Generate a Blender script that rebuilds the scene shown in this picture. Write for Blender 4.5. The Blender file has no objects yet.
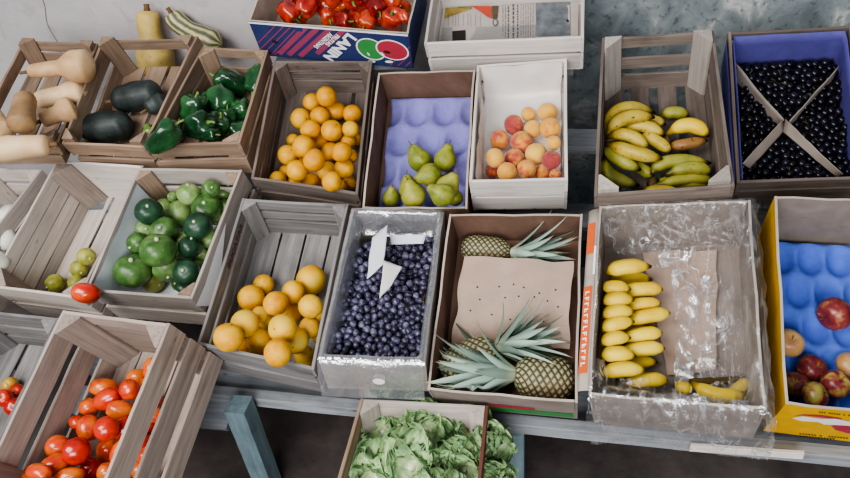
import bpy, math, random
from mathutils import Vector, Matrix, noise
RND = random.Random(7)
C = bpy.context.scene.collection
UPZ = 1.9                                   # eye height above the floor
PI = math.pi
R_ = math.radians

# ---------------------------------------------------------------- camera
F, PITCH, ROLL, YAW = 683.7214, R_(36.7969), R_(-6.2147), R_(14.2022)
CAM = Matrix.Rotation(YAW, 3, 'Z') @ Matrix.Rotation(PI/2 - PITCH, 3, 'X') @ Matrix.Rotation(ROLL, 3, 'Z')
EYE = Vector((0, 0, UPZ))
cd = bpy.data.cameras.new('camera'); co = bpy.data.objects.new('camera', cd); C.objects.link(co)
co.matrix_world = Matrix.Translation(EYE) @ CAM.to_4x4()
cd.sensor_width = 36; cd.lens = F/850*36; cd.clip_end = 60; cd.clip_start = .02
bpy.context.scene.camera = co
CR, CU, CB = CAM.col[0].copy(), CAM.col[1].copy(), CAM.col[2].copy()   # right, up, back of the viewer
def ray(u, v): return CAM @ Vector(((u-425)/F, -(v-239)/F, -1))        # parameter = depth
def depth(P): return -(CAM.transposed() @ (P-EYE)).z
def to_px(P):
    q = CAM.transposed() @ (P-EYE)
    return 425+F*q.x/-q.z, 239-F*q.y/-q.z

# ---------------------------------------------------------------- mesh collecting
class MB:
    def __init__(s): s.v=[]; s.f=[]; s.mi=[]; s.gr=[]; s.tn=[]; s.sm=[]
    def vert(s, p, g=(0,0,0), t=.5):
        s.v.append(tuple(p)); s.gr.append(tuple(g)); s.tn.append(t); return len(s.v)-1
    def face(s, idx, mi=0, sm=False): s.f.append(tuple(idx)); s.mi.append(mi); s.sm.append(sm)
    def grid(s, P, nu, nv, mi=0, sm=True, g=None, t=.5, closeu=False, skip=None):
        ids=[]
        for j in range(nv):
            for i in range(nu):
                p=P(i,j); ids.append(s.vert(p, g(i,j) if g else (i,j,0), t(i,j) if callable(t) else t))
        for j in range(nv-1):
            for i in range(nu if closeu else nu-1):
                if skip and skip(i,j): continue
                a=j*nu+i; b=j*nu+(i+1)%nu
                s.face((ids[a],ids[b],ids[b+nu],ids[a+nu]),mi,sm)
        return ids
    def board(s, p0, p1, up, width, thick, mi=0, n=5, jit=.0012, warp=None, bow=0):
        """a sawn board from p0 to p1: width along up, thickness along the third axis; the two points are on its centre line"""
        p0,p1,up=Vector(p0),Vector(p1),Vector(up).normalized()
        ax=(p1-p0); ln=ax.length; ax.normalize(); th=ax.cross(up).normalized()
        tone=RND.random(); o=RND.uniform(-50,50); base=[]
        ch=min(.0012,thick*.2)
        prof=[(-width/2+ch,-thick/2),(width/2-ch,-thick/2),(width/2,-thick/2+ch),(width/2,thick/2-ch),(width/2-ch,thick/2),(-width/2+ch,thick/2),(-width/2,thick/2-ch),(-width/2,-thick/2+ch)]
        bw=RND.uniform(-1,1)*bow
        rows=[]
        for k in range(n+1):
            t=k/n; c=p0+ax*ln*t+th*bw*math.sin(t*PI); row=[]
            w1=RND.uniform(-jit,jit); w2=RND.uniform(-jit,jit)
            for a,b in prof:
                p=c+up*(a+(w1 if a>0 else w2))+th*b
                if warp: p=warp(p)
                row.append(s.vert(p,(o+t*ln,o*.37+a,o*.7+b),tone))
            rows.append(row)
        for k in range(n):
            for i in range(8):
                j=(i+1)%8; s.face((rows[k][i],rows[k][j],rows[k+1][j],rows[k+1][i]),mi)
        s.face(rows[0][::-1],mi); s.face(rows[-1],mi)
    def prism(s, poly, z0, z1, mi=0, warp=None):
        tone=RND.random(); o=RND.uniform(-50,50); A=[];B=[]
        for x,y in poly:
            for L,z in((A,z0),(B,z1)):
                p=Vector((x,y,z)); p=warp(p) if warp else p
                L.append(s.vert(p,(o+z,x+y+o,x-y),tone))
        n=len(poly)
        for i in range(n): j=(i+1)%n; s.face((A[i],A[j],B[j],B[i]),mi)
        s.face(A[::-1],mi); s.face(B,mi)
    def tube(s, pts, rad, ns=8, mi=0, g=None, flat=1.0, cap=True, t=.5):
        pts=[Vector(p) for p in pts]; n=len(pts); rows=[]; prev=None
        for k in range(n):
            d=(pts[min(k+1,n-1)]-pts[max(k-1,0)]).normalized()
            if prev is None:
                a=d.cross(Vector((0,0,1)));
                if a.length<.1: a=d.cross(Vector((1,0,0)))
                a.normalize()
            else: a=(prev-d*prev.dot(d)).normalized()
            prev=a; b=d.cross(a); r=rad[k] if hasattr(rad,'__len__') else rad
            row=[]
            for i in range(ns):
                an=2*PI*i/ns
                row.append(s.vert(pts[k]+(a*math.cos(an)+b*math.sin(an)*flat)*r,(k/(n-1),i/ns,t),t))
            rows.append(row)
        for k in range(n-1):
            for i in range(ns):
                j=(i+1)%ns; s.face((rows[k][i],rows[k][j],rows[k+1][j],rows[k+1][i]),mi,True)
        if cap: s.face(rows[0][::-1],mi,True); s.face(rows[-1],mi,True)
    def mesh(s, name):
        me=bpy.data.meshes.new(name); me.from_pydata(s.v,[],s.f)
        a=me.attributes.new('gr','FLOAT_VECTOR','POINT'); a.data.foreach_set('vector',[c for g in s.gr for c in g])
        a=me.attributes.new('tone','FLOAT','POINT'); a.data.foreach_set('value',s.tn)
        me.polygons.foreach_set('material_index',s.mi); me.polygons.foreach_set('use_smooth',s.sm)
        me.update(); return me
    def build(s, name, mats, parent=None, recalc=True):
        me=s.mesh(name)
        if recalc:
            import bmesh
            b=bmesh.new(); b.from_mesh(me); bmesh.ops.recalc_face_normals(b,faces=b.faces); b.to_mesh(me); b.free()
        for m in (mats if isinstance(mats,(list,tuple)) else [mats]): me.materials.append(m)
        o=bpy.data.objects.new(name,me); C.objects.link(o)
        if parent: o.parent=parent
        return o
def inst(name, me, M=None, parent=None):
    o=bpy.data.objects.new(name,me); C.objects.link(o)
    if parent: o.parent=parent
    if M is not None: o.matrix_basis=M
    return o
def tag(o, label=None, cat=None, group=None, kind=None):
    if label: o['label']=label
    if cat: o['category']=cat
    if group: o['group']=group
    if kind: o['kind']=kind
    return o
def empty(name, M, label, cat, group=None):
    o=bpy.data.objects.new(name,None); C.objects.link(o); o.matrix_basis=M; o.empty_display_size=.02
    return tag(o,label,cat,group)
def basis(x,y,z,p,s=(1,1,1)):
    M=Matrix((x*s[0],y*s[1],z*s[2])).transposed().to_4x4(); M.translation=p; return M

# ---------------------------------------------------------------- materials
def lin(h):
    h=h.lstrip('#'); v=[int(h[i:i+2],16)/255 for i in(0,2,4)]
    return tuple((c/12.92 if c<=.04045 else ((c+.055)/1.055)**2.4) for c in v)+(1,)
class NT:
    def __init__(s,name):
        s.m=bpy.data.materials.new(name); s.m.use_nodes=True; s.t=s.m.node_tree; s.N=s.t.nodes; s.N.clear()
        s.out=s.N.new('ShaderNodeOutputMaterial')
    def n(s,typ,**kw):
        x=s.N.new('ShaderNode'+typ)
        for k,v in kw.items():
            if k.startswith('_'): x.inputs[k[1:].replace('_',' ')].default_value=v
            else: setattr(x,k,v)
        return x
    def l(s,a,b): s.t.links.new(a,b)
    def ramp(s,fac,stops,interp='LINEAR'):
        r=s.N.new('ShaderNodeValToRGB'); r.color_ramp.interpolation=interp
        e=r.color_ramp.elements
        while len(e)<len(stops): e.new(.5)
        for k,(p,c) in enumerate(stops): e[k].position=p; e[k].color=lin(c) if isinstance(c,str) else c
        s.l(fac,r.inputs[0]); return r.outputs[0]
    def noise(s,vec,scale,detail=3,rough=.55,dist=0):
        x=s.n('TexNoise'); x.inputs['Scale'].default_value=scale; x.inputs['Detail'].default_value=detail
        x.inputs['Roughness'].default_value=rough; x.inputs['Distortion'].default_value=dist
        if vec is not None: s.l(vec,x.inputs['Vector'])
        return x.outputs['Fac']
    def mapping(s,vec,scale=(1,1,1),loc=(0,0,0)):
        x=s.n('Mapping'); x.inputs['Scale'].default_value=scale; x.inputs['Location'].default_value=loc; s.l(vec,x.inputs['Vector']); return x.outputs[0]
    def mix(s,fac,a,b,mode='MIX'):
        x=s.n('Mix',data_type='RGBA',blend_type=mode)
        if isinstance(fac,(int,float)): x.inputs[0].default_value=fac
        else: s.l(fac,x.inputs[0])
        for sock,v in((x.inputs[6],a),(x.inputs[7],b)):
            if isinstance(v,str): sock.default_value=lin(v)
            elif isinstance(v,tuple): sock.default_value=v
            else: s.l(v,sock)
        return x.outputs[2]
    def math(s,op,a,b=0.0):
        x=s.n('Math',operation=op)
        for k,v in enumerate((a,b)):
            if isinstance(v,(int,float)): x.inputs[k].default_value=v
            else: s.l(v,x.inputs[k])
        return x.outputs[0]
    def add(s,a,b):
        x=s.n('VectorMath',operation='ADD'); s.l(a,x.inputs[0]); s.l(b,x.inputs[1]); return x.outputs[0]
    def attr(s,name): return s.n('Attribute',attribute_name=name)
    def bsdf(s,col,rough=.6,spec=.4,bump=None,bstr=.3,bdist=.002,coat=0,sss=0,sheen=0):
        b=s.n('BsdfPrincipled')
        if isinstance(col,str): b.inputs['Base Color'].default_value=lin(col)
        elif isinstance(col,tuple): b.inputs['Base Color'].default_value=col
        else: s.l(col,b.inputs['Base Color'])
        if isinstance(rough,(int,float)): b.inputs['Roughness'].default_value=rough
        else: s.l(rough,b.inputs['Roughness'])
        b.inputs['Specular IOR Level'].default_value=spec; b.inputs['Coat Weight'].default_value=coat; b.inputs['Coat Roughness'].default_value=.12
        b.inputs['Sheen Weight'].default_value=sheen
        if sss: b.inputs['Subsurface Weight'].default_value=sss; b.inputs['Subsurface Radius'].default_value=(.01,.006,.003); b.inputs['Subsurface Scale'].default_value=.5
        if bump is not None:
            u=s.n('Bump'); u.inputs['Strength'].default_value=bstr; u.inputs['Distance'].default_value=bdist
            s.l(bump,u.inputs['Height']); s.l(u.outputs[0],b.inputs['Normal'])
        s.l(b.outputs[0],s.out.inputs[0]); return s.m

def wood(name, dark, mid, light, stain='#3a322d', stain_amt=.5, rough=.8):
    t=NT(name); a=t.attr('gr').outputs['Vector']; tone=t.attr('tone').outputs['Fac']
    g=t.noise(t.mapping(a,(4,70,70)),1.0,5,.65,.5); big=t.noise(t.mapping(a,(7,18,18)),1.0,3,.6)
    col=t.ramp(g,[(.12,dark),(.5,mid),(.9,light)])
    tn=t.ramp(tone,[(0,(.72,.70,.68,1)),(.5,(.95,.93,.92,1)),(1,(1.12,1.08,1.04,1))])
    col=t.mix(1.0,col,tn,'MULTIPLY')
    st=t.ramp(big,[(.52,(0,0,0,1)),(.75,(stain_amt,stain_amt,stain_amt,1))])
    col=t.mix(st,col,stain)
    knots=t.n('TexVoronoi'); t.l(t.mapping(a,(6,14,14)),knots.inputs['Vector']); knots.inputs['Scale'].default_value=1.0
    kf=t.ramp(knots.outputs['Distance'],[(.03,(.6,.6,.6,1)),(.08,(0,0,0,1))])
    col=t.mix(kf,col,stain)
    return t.bsdf(col,rough,.25,g,.5,.0015)
def skin(name, stops, scale=3.0, rough=.4, spec=.45, bscale=60, bstr=.15, coat=0, vec='Object', detail=3, sss=0, speck=None, sheen=0, rand=.25, dist=.3, bdist=.002):
    """fruit and vegetable skin: noise between several tones, offset by the object's own random number"""
    t=NT(name); tc=t.n('TexCoord').outputs[vec]; oi=t.n('ObjectInfo').outputs['Random']
    cx=t.n('CombineXYZ'); r10=t.math('MULTIPLY',oi,37.0)
    for k in range(3): t.l(r10,cx.inputs[k])
    v=t.add(tc,cx.outputs[0]); n=t.noise(v,scale,detail,.55,dist)
    n=t.math('ADD',n,t.math('MULTIPLY',t.math('SUBTRACT',oi,.5),rand))
    col=t.ramp(n,stops)
    if speck:
        sp=t.noise(v,speck[1],2,.5); col=t.mix(t.ramp(sp,[(speck[2],(0,0,0,1)),(speck[2]+.06,(speck[3],)*3+(1,))]),col,speck[0])
    bn=t.noise(v,bscale,2,.5)
    return t.bsdf(col,rough,spec,bn,bstr,bdist,coat,sss,sheen)
def plain(name, col, rough=.6, spec=.3, var=.12, scale=30, bstr=.15):
    t=NT(name); tc=t.n('TexCoord').outputs['Object']; n=t.noise(tc,scale,4,.6)
    c=lin(col); a=tuple(x*(1-var) for x in c[:3])+(1,); b=tuple(min(1,x*(1+var)) for x in c[:3])+(1,)
    return t.bsdf(t.ramp(n,[(.3,a),(.7,b)]),rough,spec,n,bstr,.001)
def cardboard(name, inner, outer=None):
    t=NT(name); tc=t.n('TexCoord').outputs['Object']; n=t.noise(tc,9,5,.6,.5); c=t.ramp(n,[(.3,inner[0]),(.7,inner[1])])
    w=t.noise(t.mapping(tc,(260,4,4)),1,2,.5)
    return t.bsdf(c,.85,.15,w,.25,.0006)

W_WARM=wood('wood_warm_weathered','#75655b','#a3958b','#bdb1a8','#4a3a30',.35)
W_TAN=wood('wood_tan','#6f5b4b','#96806d','#b39f8c','#4b382c',.4)
W_GREY=wood('wood_grey_weathered','#59585b','#82807f','#a4a3a4','#3c3836',.45)
W_BROWN=wood('wood_brown_grey','#574c47','#7a6f68','#978b83','#332b27',.45)
W_PALE=wood('wood_pale','#948a82','#b9b0a8','#d2cac3','#6f6258',.3)
W_WHITE=wood('wood_white_washed','#b3aba4','#d8d2cc','#eeeae6','#8d837b',.25)
W_RED=wood('wood_reddish','#5e3d31','#83584a','#9c7161','#3a251e',.4)
W_BLUE=wood('wood_painted_blue','#5a6e76','#7d949c','#9fb4ba','#3d4a50',.45,.6)
W_RACK=wood('wood_rack_grey','#5f6468','#888d93','#a6abb0','#3a3d40',.45)
CB_BROWN=cardboard('cardboard_brown',('#6b5346','#87695a'))
CB_GREY=cardboard('cardboard_grey_brown',('#80746c','#9b8f86'))
CB_PALE=cardboard('cardboard_pale',('#a39689','#beb2a5'))
CB_WHITE=cardboard('cardboard_white',('#cdc6bf','#e6e1db'))
CB_YELLOW=plain('print_yellow','#e2ad12',.55,.3,.08)
CB_NAVY=plain('print_navy','#2f3a66',.5,.35,.12,14)
CB_VIOLET=plain('liner_violet_blue','#5a5698',.6,.3,.1)
INK_WHITE=plain('ink_white','#f3f1f0',.55,.3,.02)
INK_PINK=plain('ink_pink','#96425f',.55,.3,.05)
INK_RED=plain('ink_red','#b03a4a',.55,.3,.05)
INK_GREEN=plain('ink_green','#3f8a4a',.55,.3,.05)
INK_DARK=plain('ink_dark','#2a2422',.6,.3,.05)
INK_ORANGE=plain('ink_orange','#d8622c',.55,.3,.05)
INK_VIOLET=plain('ink_violet','#6a4f80',.55,.3,.05)
INK_STENCIL=plain('ink_stencil','#6d4a42',.8,.1,.1)
TRAY_VIOLET=plain('moulded_pulp_violet','#8480bb',.85,.15,.1,40,.4)
TRAY_BLUE=plain('moulded_pulp_blue','#5672cc',.8,.2,.1,40,.4)
PAPER_WHITE=plain('paper_white','#e4dfda',.7,.25,.06,12,.5)
PAPER_COOL=plain('paper_cool_white','#d3d7dd',.6,.3,.06,12,.5)
PAPER_BROWN=plain('paper_brown','#a89080',.6,.35,.1,14,.5)

# ---------------------------------------------------------------- where each crate stands: fitted pose, size, lean of the four rim corners
FIT={
'T0':[-1.8264, 1.9549, -0.9945, 10.9095, 14.0539, 3.4875, 0.28, 0.5541, 0.0907, [[0, 0], [0.0181, -0.0126], [-0.0011, -0.0166], [-0.0149, 0.0198]]],
'T1':[-1.4605, 1.9975, -1.0714, -1.1581, 25.8357, 1.4652, 0.326, 0.4627, 0.2043, [[0.0085, -0.0004], [-0.017, -0.0018], [0.0232, 0.0034], [-0.0188, -0.0101]]],
'T2':[-1.1465, 1.9633, -1.0953, 1.6037, 17.0584, 2.4418, 0.2726, 0.4599, 0.1992, [[-0.0101, -0.0138], [0.0129, 0.0151], [-0.0124, -0.0082], [0.0135, 0.0094]]],
'T3':[-0.8317, 1.9226, -1.09, 0.5273, 26.8001, 5.717, 0.3374, 0.4843, 0.12, [[0.0124, 0.0095], [0.0205, -0.0185], [-0.0124, 0.0142], [-0.0128, -0.0085]]],
'T4':[-0.4464, 1.9052, -1.134, 2.6629, 28.0109, -0.3122, 0.3098, 0.5028, 0.1368, [[0.0012, -0.0011], [0.0065, -0.0], [0.0056, 0.0005], [-0.0047, 0.0004]]],
'T5':[-0.1398, 1.9383, -1.097, 2.5159, 20.6498, -1.1421, 0.2916, 0.4809, 0.126, [[0.0047, -0.0017], [-0.0057, 0.0015], [-0.0037, 0.0075], [0.0, -0.0071]]],
'T6':[0.27, 1.9126, -1.1164, -0.0928, 20.4578, -4.5179, 0.3287, 0.5884, 0.2199, [[-0.0104, -0.013], [0.007, 0.0111], [-0.0006, -0.0009], [0.0062, 0.0008]]],
'T7':[0.6623, 2.0321, -1.0688, -0.9525, 29.8059, -5.5735, 0.326, 0.5115, 0.128, [[-0.0067, -0.0096], [0, 0], [0, 0], [-0.012, 0.0072]]],
'U1':[-0.7864, 2.2914, -0.8422, -2.1187, 24.2294, 4.9124, 0.54, 0.2977, 0.1605, [[-0.0038, 0.0061], [0.002, -0.0087], [0, 0], [0, 0]]],
'U2':[-0.2098, 2.2805, -0.8472, 0.4989, 25.0367, -1.4961, 0.5055, 0.2999, 0.1029, [[-0.0009, -0.0008], [-0.0012, -0.001], [0, 0], [0, 0]]],
'L0':[-1.8694, 1.5486, -1.3354, -6.0683, 15.2009, -4.2902, 0.2822, 0.4959, 0.1974, [[0, 0], [0, 0], [-0.0013, 0.0003], [0, 0]]],
'L1':[-1.533, 1.5828, -1.3441, -5.4281, 22.7631, -3.3517, 0.3628, 0.4902, 0.2111, [[0, 0], [0.0067, -0.0014], [-0.0021, -0.0096], [-0.012, -0.004]]],
'L2':[-1.1501, 1.5276, -1.2951, -1.2331, 21.6708, -0.6979, 0.3498, 0.4419, 0.19, [[0.0041, 0.0004], [-0.0045, 0.0003], [0.0066, 0.0008], [-0.0048, -0.0024]]],
'M1':[-0.7987, 1.3972, -1.3689, -0.133, 19.9032, 4.6375, 0.3385, 0.5056, 0.1783, [[0.0114, 0.0198], [0.0041, -0.0134], [-0.0132, 0.0057], [-0.0047, -0.0048]]],
'M2':[-0.4774, 1.3845, -1.3339, 2.0171, 12.9654, 3.2471, 0.2689, 0.5034, 0.1486, [[0.0083, -0.0058], [0.0073, 0.0096], [0.0011, 0.006], [-0.0031, -0.0048]]],
'M3':[-0.124, 1.3887, -1.3459, -0.2194, 24.6432, -2.5496, 0.3712, 0.5094, 0.1514, [[0.0025, -0.0005], [-0.0031, -0.0039], [-0.0053, 0.0042], [-0.0016, -0.0017]]],
'M4':[0.2948, 1.3889, -1.3484, -2.0032, 22.1245, -6.0826, 0.3707, 0.5325, 0.218, [[-0.0029, 0.0013], [-0.0018, -0.0015], [-0.0011, 0.0074], [-0.0, -0.0076]]],
'M5':[0.6445, 1.4084, -1.3424, -3.3257, 23.4216, -1.9211, 0.2501, 0.541, 0.2264, [[-0.0023, 0.0006], [0, 0], [0, 0], [0.0017, 0.0002]]],
'B0':[-1.6165, 1.0739, -1.5836, -0.4926, 18.9415, 2.2014, 0.3382, 0.4801, 0.2308, [[0, 0], [0, 0], [0.0023, -0.0022], [0, 0]]],
'B1':[-1.0717, 0.9805, -1.4356, -4.6437, 23.4583, -4.2957, 0.3361, 0.4489, 0.2616, [[0, 0], [0, 0], [-0.0002, -0.0012], [-0.0043, 0.0022]]],
'B2':[-0.3176, 0.8578, -1.5517, 2.1928, -2.1792, -0.4397, 0.3297, 0.47, 0.19, [[0, 0], [0, 0], [0.0005, -0.0019], [-0.0002, -0.0012]]],
}
SHIFT={'T0':(-.0036,-.0037,.0074),'T1':(0,.0053,-.0019),'T3':(.0124,.0195,-.0074),'T4':(-.0039,-.0018,-.0054),'L0':(-.0174,-.0066,-.0223),'L1':(.0032,.0172,-.0208),'L2':(-.004,-.0021,-.0052),'M1':(0,.0207,.0075),'B1':(-.0119,-.0065,-.0129)}
DEEPER={'T0':.0,'T1':-.045,'T2':-.06,'T3':.05,'T7':.05,'U2':.04,'T4':.02,'T5':.02}
class Crate:
    def __init__(s,k):
        x,y,z,ya,ti,si,s.W,s.L,s.H,s.off=FIT[k]
        s.R=Matrix.Rotation(R_(ya),3,'Z')@Matrix.Rotation(R_(ti),3,'X')@Matrix.Rotation(R_(si),3,'Y')
        s.p=Vector((x,y,z+UPZ))+Vector(SHIFT.get(k,(0,0,0))); d=DEEPER.get(k,0); s.p-=s.R.col[2]*d; s.H+=d
        s.M=Matrix.Translation(s.p)@s.R.to_4x4()
    def w(s,p):                                # the crate's racked, no longer square, plan
        a=min(max(p[0]/s.W+.5,-.3),1.3); b=min(max(p[1]/s.L+.5,-.3),1.3); o=s.off
        k=((1-a)*(1-b),a*(1-b),a*b,(1-a)*b)
        return Vector((p[0]+sum(k[i]*o[i][0] for i in range(4)),p[1]+sum(k[i]*o[i][1] for i in range(4)),p[2]))
    def P(s,x,y,z): return s.M@s.w((x,y,z))
    def loc(s,P): return s.R.transposed()@(P-s.p)
    def hit(s,u,v,h):                          # the point of the level h inside the crate that the viewer sees there
        d=ray(u,v); a=s.R.transposed()@d; b=s.loc(EYE); t=(h-b.z)/a.z; return EYE+d*t
    def hity(s,u,v,y):                         # the same on its front or back
        d=ray(u,v); a=s.R.transposed()@d; b=s.loc(EYE); t=(y-b.y)/a.y; return s.loc(EYE+d*t)
    def hitx(s,u,v,x):
        d=ray(u,v); a=s.R.transposed()@d; b=s.loc(EYE); t=(x-b.x)/a.x; return s.loc(EYE+d*t)
K={k:Crate(k) for k in FIT}
def lerp_(a,b,t): return a+(b-a)*t
# ---------------------------------------------------------------- crates and cartons
S3=[(.02,.29),(.37,.63),(.72,1.0)]; S2=[(.03,.45),(.56,1.0)]; S1=[(.0,1.0)]
def crate(k,label,group,side=S3,end=S2,front=None,nf=4,fgap=.012,mats=None,post=.045,rise=.0,th=.009,only_posts=(0,1,2,3),mfront=None,mback=None,mpost=None,mside=None,pz=.008):
    c=K[k]; W,L,H=c.W,c.L,c.H; m=mats or W_WARM
    root=empty('fruit_crate',c.M,label,'crate',group); w=c.w
    mb=MB(); n=nf; bw=(W-2*th-(n-1)*fgap)/n
    for i in range(n):
        x=-W/2+th+bw/2+i*(bw+fgap)
        mb.board((x,-L/2+.002,.004),(x,L/2-.002,.004),(1,0,0),bw,.007,warp=w)
    mb.build('bottom_panel',m,root)
    for sx in(-1,1):
        mb=MB()
        for a,b in side:
            mb.board((sx*(W/2-th/2),-L/2,(a+b)/2*H),(sx*(W/2-th/2),L/2,(a+b)/2*H),(0,0,1),(b-a)*H,th,warp=w,n=8,bow=.002)
        mb.build('side_panel',mside or m,root)
    for sy in(-1,1):
        mb=MB(); sl=(front or end) if sy<0 else end
        for a,b in sl:
            mb.board((-W/2+th,sy*(L/2-th/2),(a+b)/2*H),(W/2-th,sy*(L/2-th/2),(a+b)/2*H),(0,0,1),(b-a)*H,th,warp=w,bow=.002)
        mb.build('end_panel',(mfront if sy<0 else mback) or m,root)
    for i,(sx,sy) in enumerate(((-1,-1),(1,-1),(1,1),(-1,1))):
        if i not in only_posts: continue
        x=sx*(W/2-th-.0005); y=sy*(L/2-th-.0005); mb=MB()
        mb.prism([(x,y),(x-sx*post,y),(x-sx*post,y-sy*.006),(x-sx*.006,y-sy*post),(x,y-sy*post)],pz,H+rise,warp=w)
        mb.build('corner_post',mpost or m,root)
    return root
def panel(mb,A,B,z0,z1,nrm,th,w,n=6,mo=1,me=2):
    """upright sheet from plan point A to plan point B, outer face (towards nrm) in slot mo, its cut edges in slot me"""
    A,B,nrm=Vector(A),Vector(B),Vector(nrm)
    r=[]
    for k in range(n+1):
        q=A.lerp(B,k/n); wob=.0015*math.sin(k*2.1+A.x*9)
        r.append([mb.vert(w((*(q+nrm*(o+ (wob if z==z1 else 0))),z)),(k/n,z,o)) for o in(-th/2,th/2) for z in(z0,z1)])
    for k in range(n):
        a,b=r[k],r[k+1]
        mb.face((a[0],b[0],b[1],a[1]),0); mb.face((a[2],a[3],b[3],b[2]),mo)
        mb.face((a[1],b[1],b[3],a[3]),me); mb.face((a[0],a[2],b[2],b[0]),me)
    for a in(r[0],r[-1]): mb.face((a[0],a[1],a[3],a[2]),mo)
def carton(k,label,inner,outer,edge,cat='box',name='cardboard_box',th=.006,front_out=None,left_out=None):
    c=K[k]; W,L,H=c.W,c.L,c.H; w=c.w
    root=empty(name,c.M,label,cat)
    mb=MB(); r=[mb.vert(w((sx*(W/2-th),sy*(L/2-th),z))) for z in(.001,.006) for sx,sy in((-1,-1),(1,-1),(1,1),(-1,1))]
    mb.face(r[4:8]); mb.face(r[3::-1],1)
    for i in range(4): j=(i+1)%4; mb.face((r[i],r[j],r[4+j],r[4+i]),1)
    mb.build('bottom_panel',[inner,outer,edge],root)
    for sx in(-1,1):
        mb=MB(); panel(mb,(sx*(W/2-th/2),-L/2),(sx*(W/2-th/2),L/2),0,H,(sx,0),th,w)
        mb.build('side_panel',[inner,(left_out if sx<0 and left_out else outer),edge],root)
    for sy in(-1,1):
        mb=MB(); panel(mb,(-W/2+th,sy*(L/2-th/2)),(W/2-th,sy*(L/2-th/2)),0,H,(0,sy),th,w)
        mb.build('end_panel',[inner,(front_out if sy<0 and front_out else outer),edge],root)
    return root
OR='orange crates'
r_T0=crate('T0','tan wooden crate against the wall, heaped with beige butternut squashes',None,side=[(.5,1)],end=S2,mats=W_TAN,nf=4,rise=.02)
r_T1=crate('T1','tan wooden crate of dark green squashes, with open back rail',None,side=[(.0,.42),(.58,1)],end=[(.66,.93)],front=[(.0,.5),(.62,1)],mats=W_TAN,nf=4,rise=.016,post=.042)
r_T2=crate('T2','tan wooden crate of green bell peppers against the wall',None,side=[(.0,.5),(.58,1)],end=[(.02,.4),(.75,1)],front=[(.0,.5),(.62,1)],mats=W_TAN,nf=4)
r_T3=crate('T3','brown-grey slatted crate of small oranges between peppers and pears',None,side=S3,end=[(.03,.42),(.5,.66),(.78,1)],front=[(.2,.55),(.62,1)],mats=W_BROWN,nf=4,post=.035,only_posts=(2,3))
r_T6=crate('T6','slatted wooden crate of spotted bananas with raised pale corner posts',None,side=S2,end=[(.0,.3),(.42,.62),(.82,1)],front=S2,mats=W_BROWN,nf=4,fgap=.026,rise=.012,post=.05,mpost=W_PALE)
r_T7=crate('T7','shadowed wooden crate of dark grapes with violet cardboard lining at right',None,side=S2,end=[(.0,.4),(.82,1)],front=[(.3,.7),(.78,1)],mats=W_BROWN,nf=4,only_posts=())
r_L0=crate('L0','white-grey wooden crate of white onions at the left edge',None,side=S3,end=S3,mats=W_PALE,nf=3)
r_L1=crate('L1','nearly empty pale slatted crate left of the round zucchini',None,side=[(.0,.23),(.255,.49),(.515,.74),(.765,1)],end=[(.02,1)],front=S2,mats=W_PALE,mback=W_WHITE,nf=4,post=.06,mpost=W_WARM,only_posts=(0,1,3))
r_L2=crate('L2','pale wooden crate full of round green zucchini, lined with white paper',None,side=S2,end=[(.0,.5),(.62,1)],front=S2,mats=W_PALE,nf=4,mpost=W_TAN,post=.04,pz=.05,only_posts=(1,2,3))
r_M1=crate('M1','grey weathered slatted crate of big yellow oranges beside zucchini',None,side=S3,end=[(.0,.42),(.5,.68),(.76,1)],front=[(.05,.45),(.55,1)],mats=W_GREY,nf=4,fgap=.006,post=.038,only_posts=(2,3))
r_B0=crate('B0','grey wooden crate at the left edge, partly seen, with few tomatoes',None,side=S3,end=S3,mats=W_GREY,nf=4)
r_B1=crate('B1','big grey-brown slatted crate full of red tomatoes at lower left',None,side=[(.0,.27),(.36,.63),(.72,1)],end=[(.0,.74),(.78,1)],mats=W_WARM,nf=5,fgap=.006,post=.055,only_posts=(0,2,3))
r_B2=crate('B2','low wooden crate overflowing with green lettuce below the pineapples',None,side=[(.0,.4),(.75,1)],end=S2,mats=W_PALE,nf=4,post=.04,mside=W_RED)
[o for o in r_B2.children if o.name.startswith('side_panel')][0].data.materials[0]=W_TAN
r_T5=crate('T5','whitewashed wooden crate of peaches lined with white paper',None,side=[(.0,.55),(.62,1)],end=S2,front=[(.05,.46),(.5,1)],mats=W_WHITE,nf=3,fgap=.006,only_posts=())
r_U2=crate('U2','whitewashed shallow crate with old newspaper in it, on the upper shelf',None,side=S2,end=[(.05,.48),(.58,1)],mats=W_WHITE,nf=4,only_posts=())

r_T4=carton('T4','brown cardboard box of pears with violet moulded tray',CB_BROWN,CB_BROWN,CB_PALE)
r_M2=carton('M2','grey cardboard box of dark grapes lined with cloudy plastic',CB_GREY,CB_PALE,CB_GREY)
r_M3=carton('M3','brown cardboard box holding pineapples and brown paper',CB_BROWN,CB_GREY,CB_PALE)
r_M4=carton('M4','cardboard box of ripe bananas wrapped in clear plastic bag',CB_GREY,CB_GREY,CB_PALE)
r_M5=carton('M5','yellow printed apple box with blue moulded tray at right edge',CB_GREY,CB_YELLOW,CB_PALE)
r_U1=carton('U1','blue printed fruit box of red peppers on the upper shelf',CB_PALE,CB_NAVY,CB_PALE)

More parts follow.
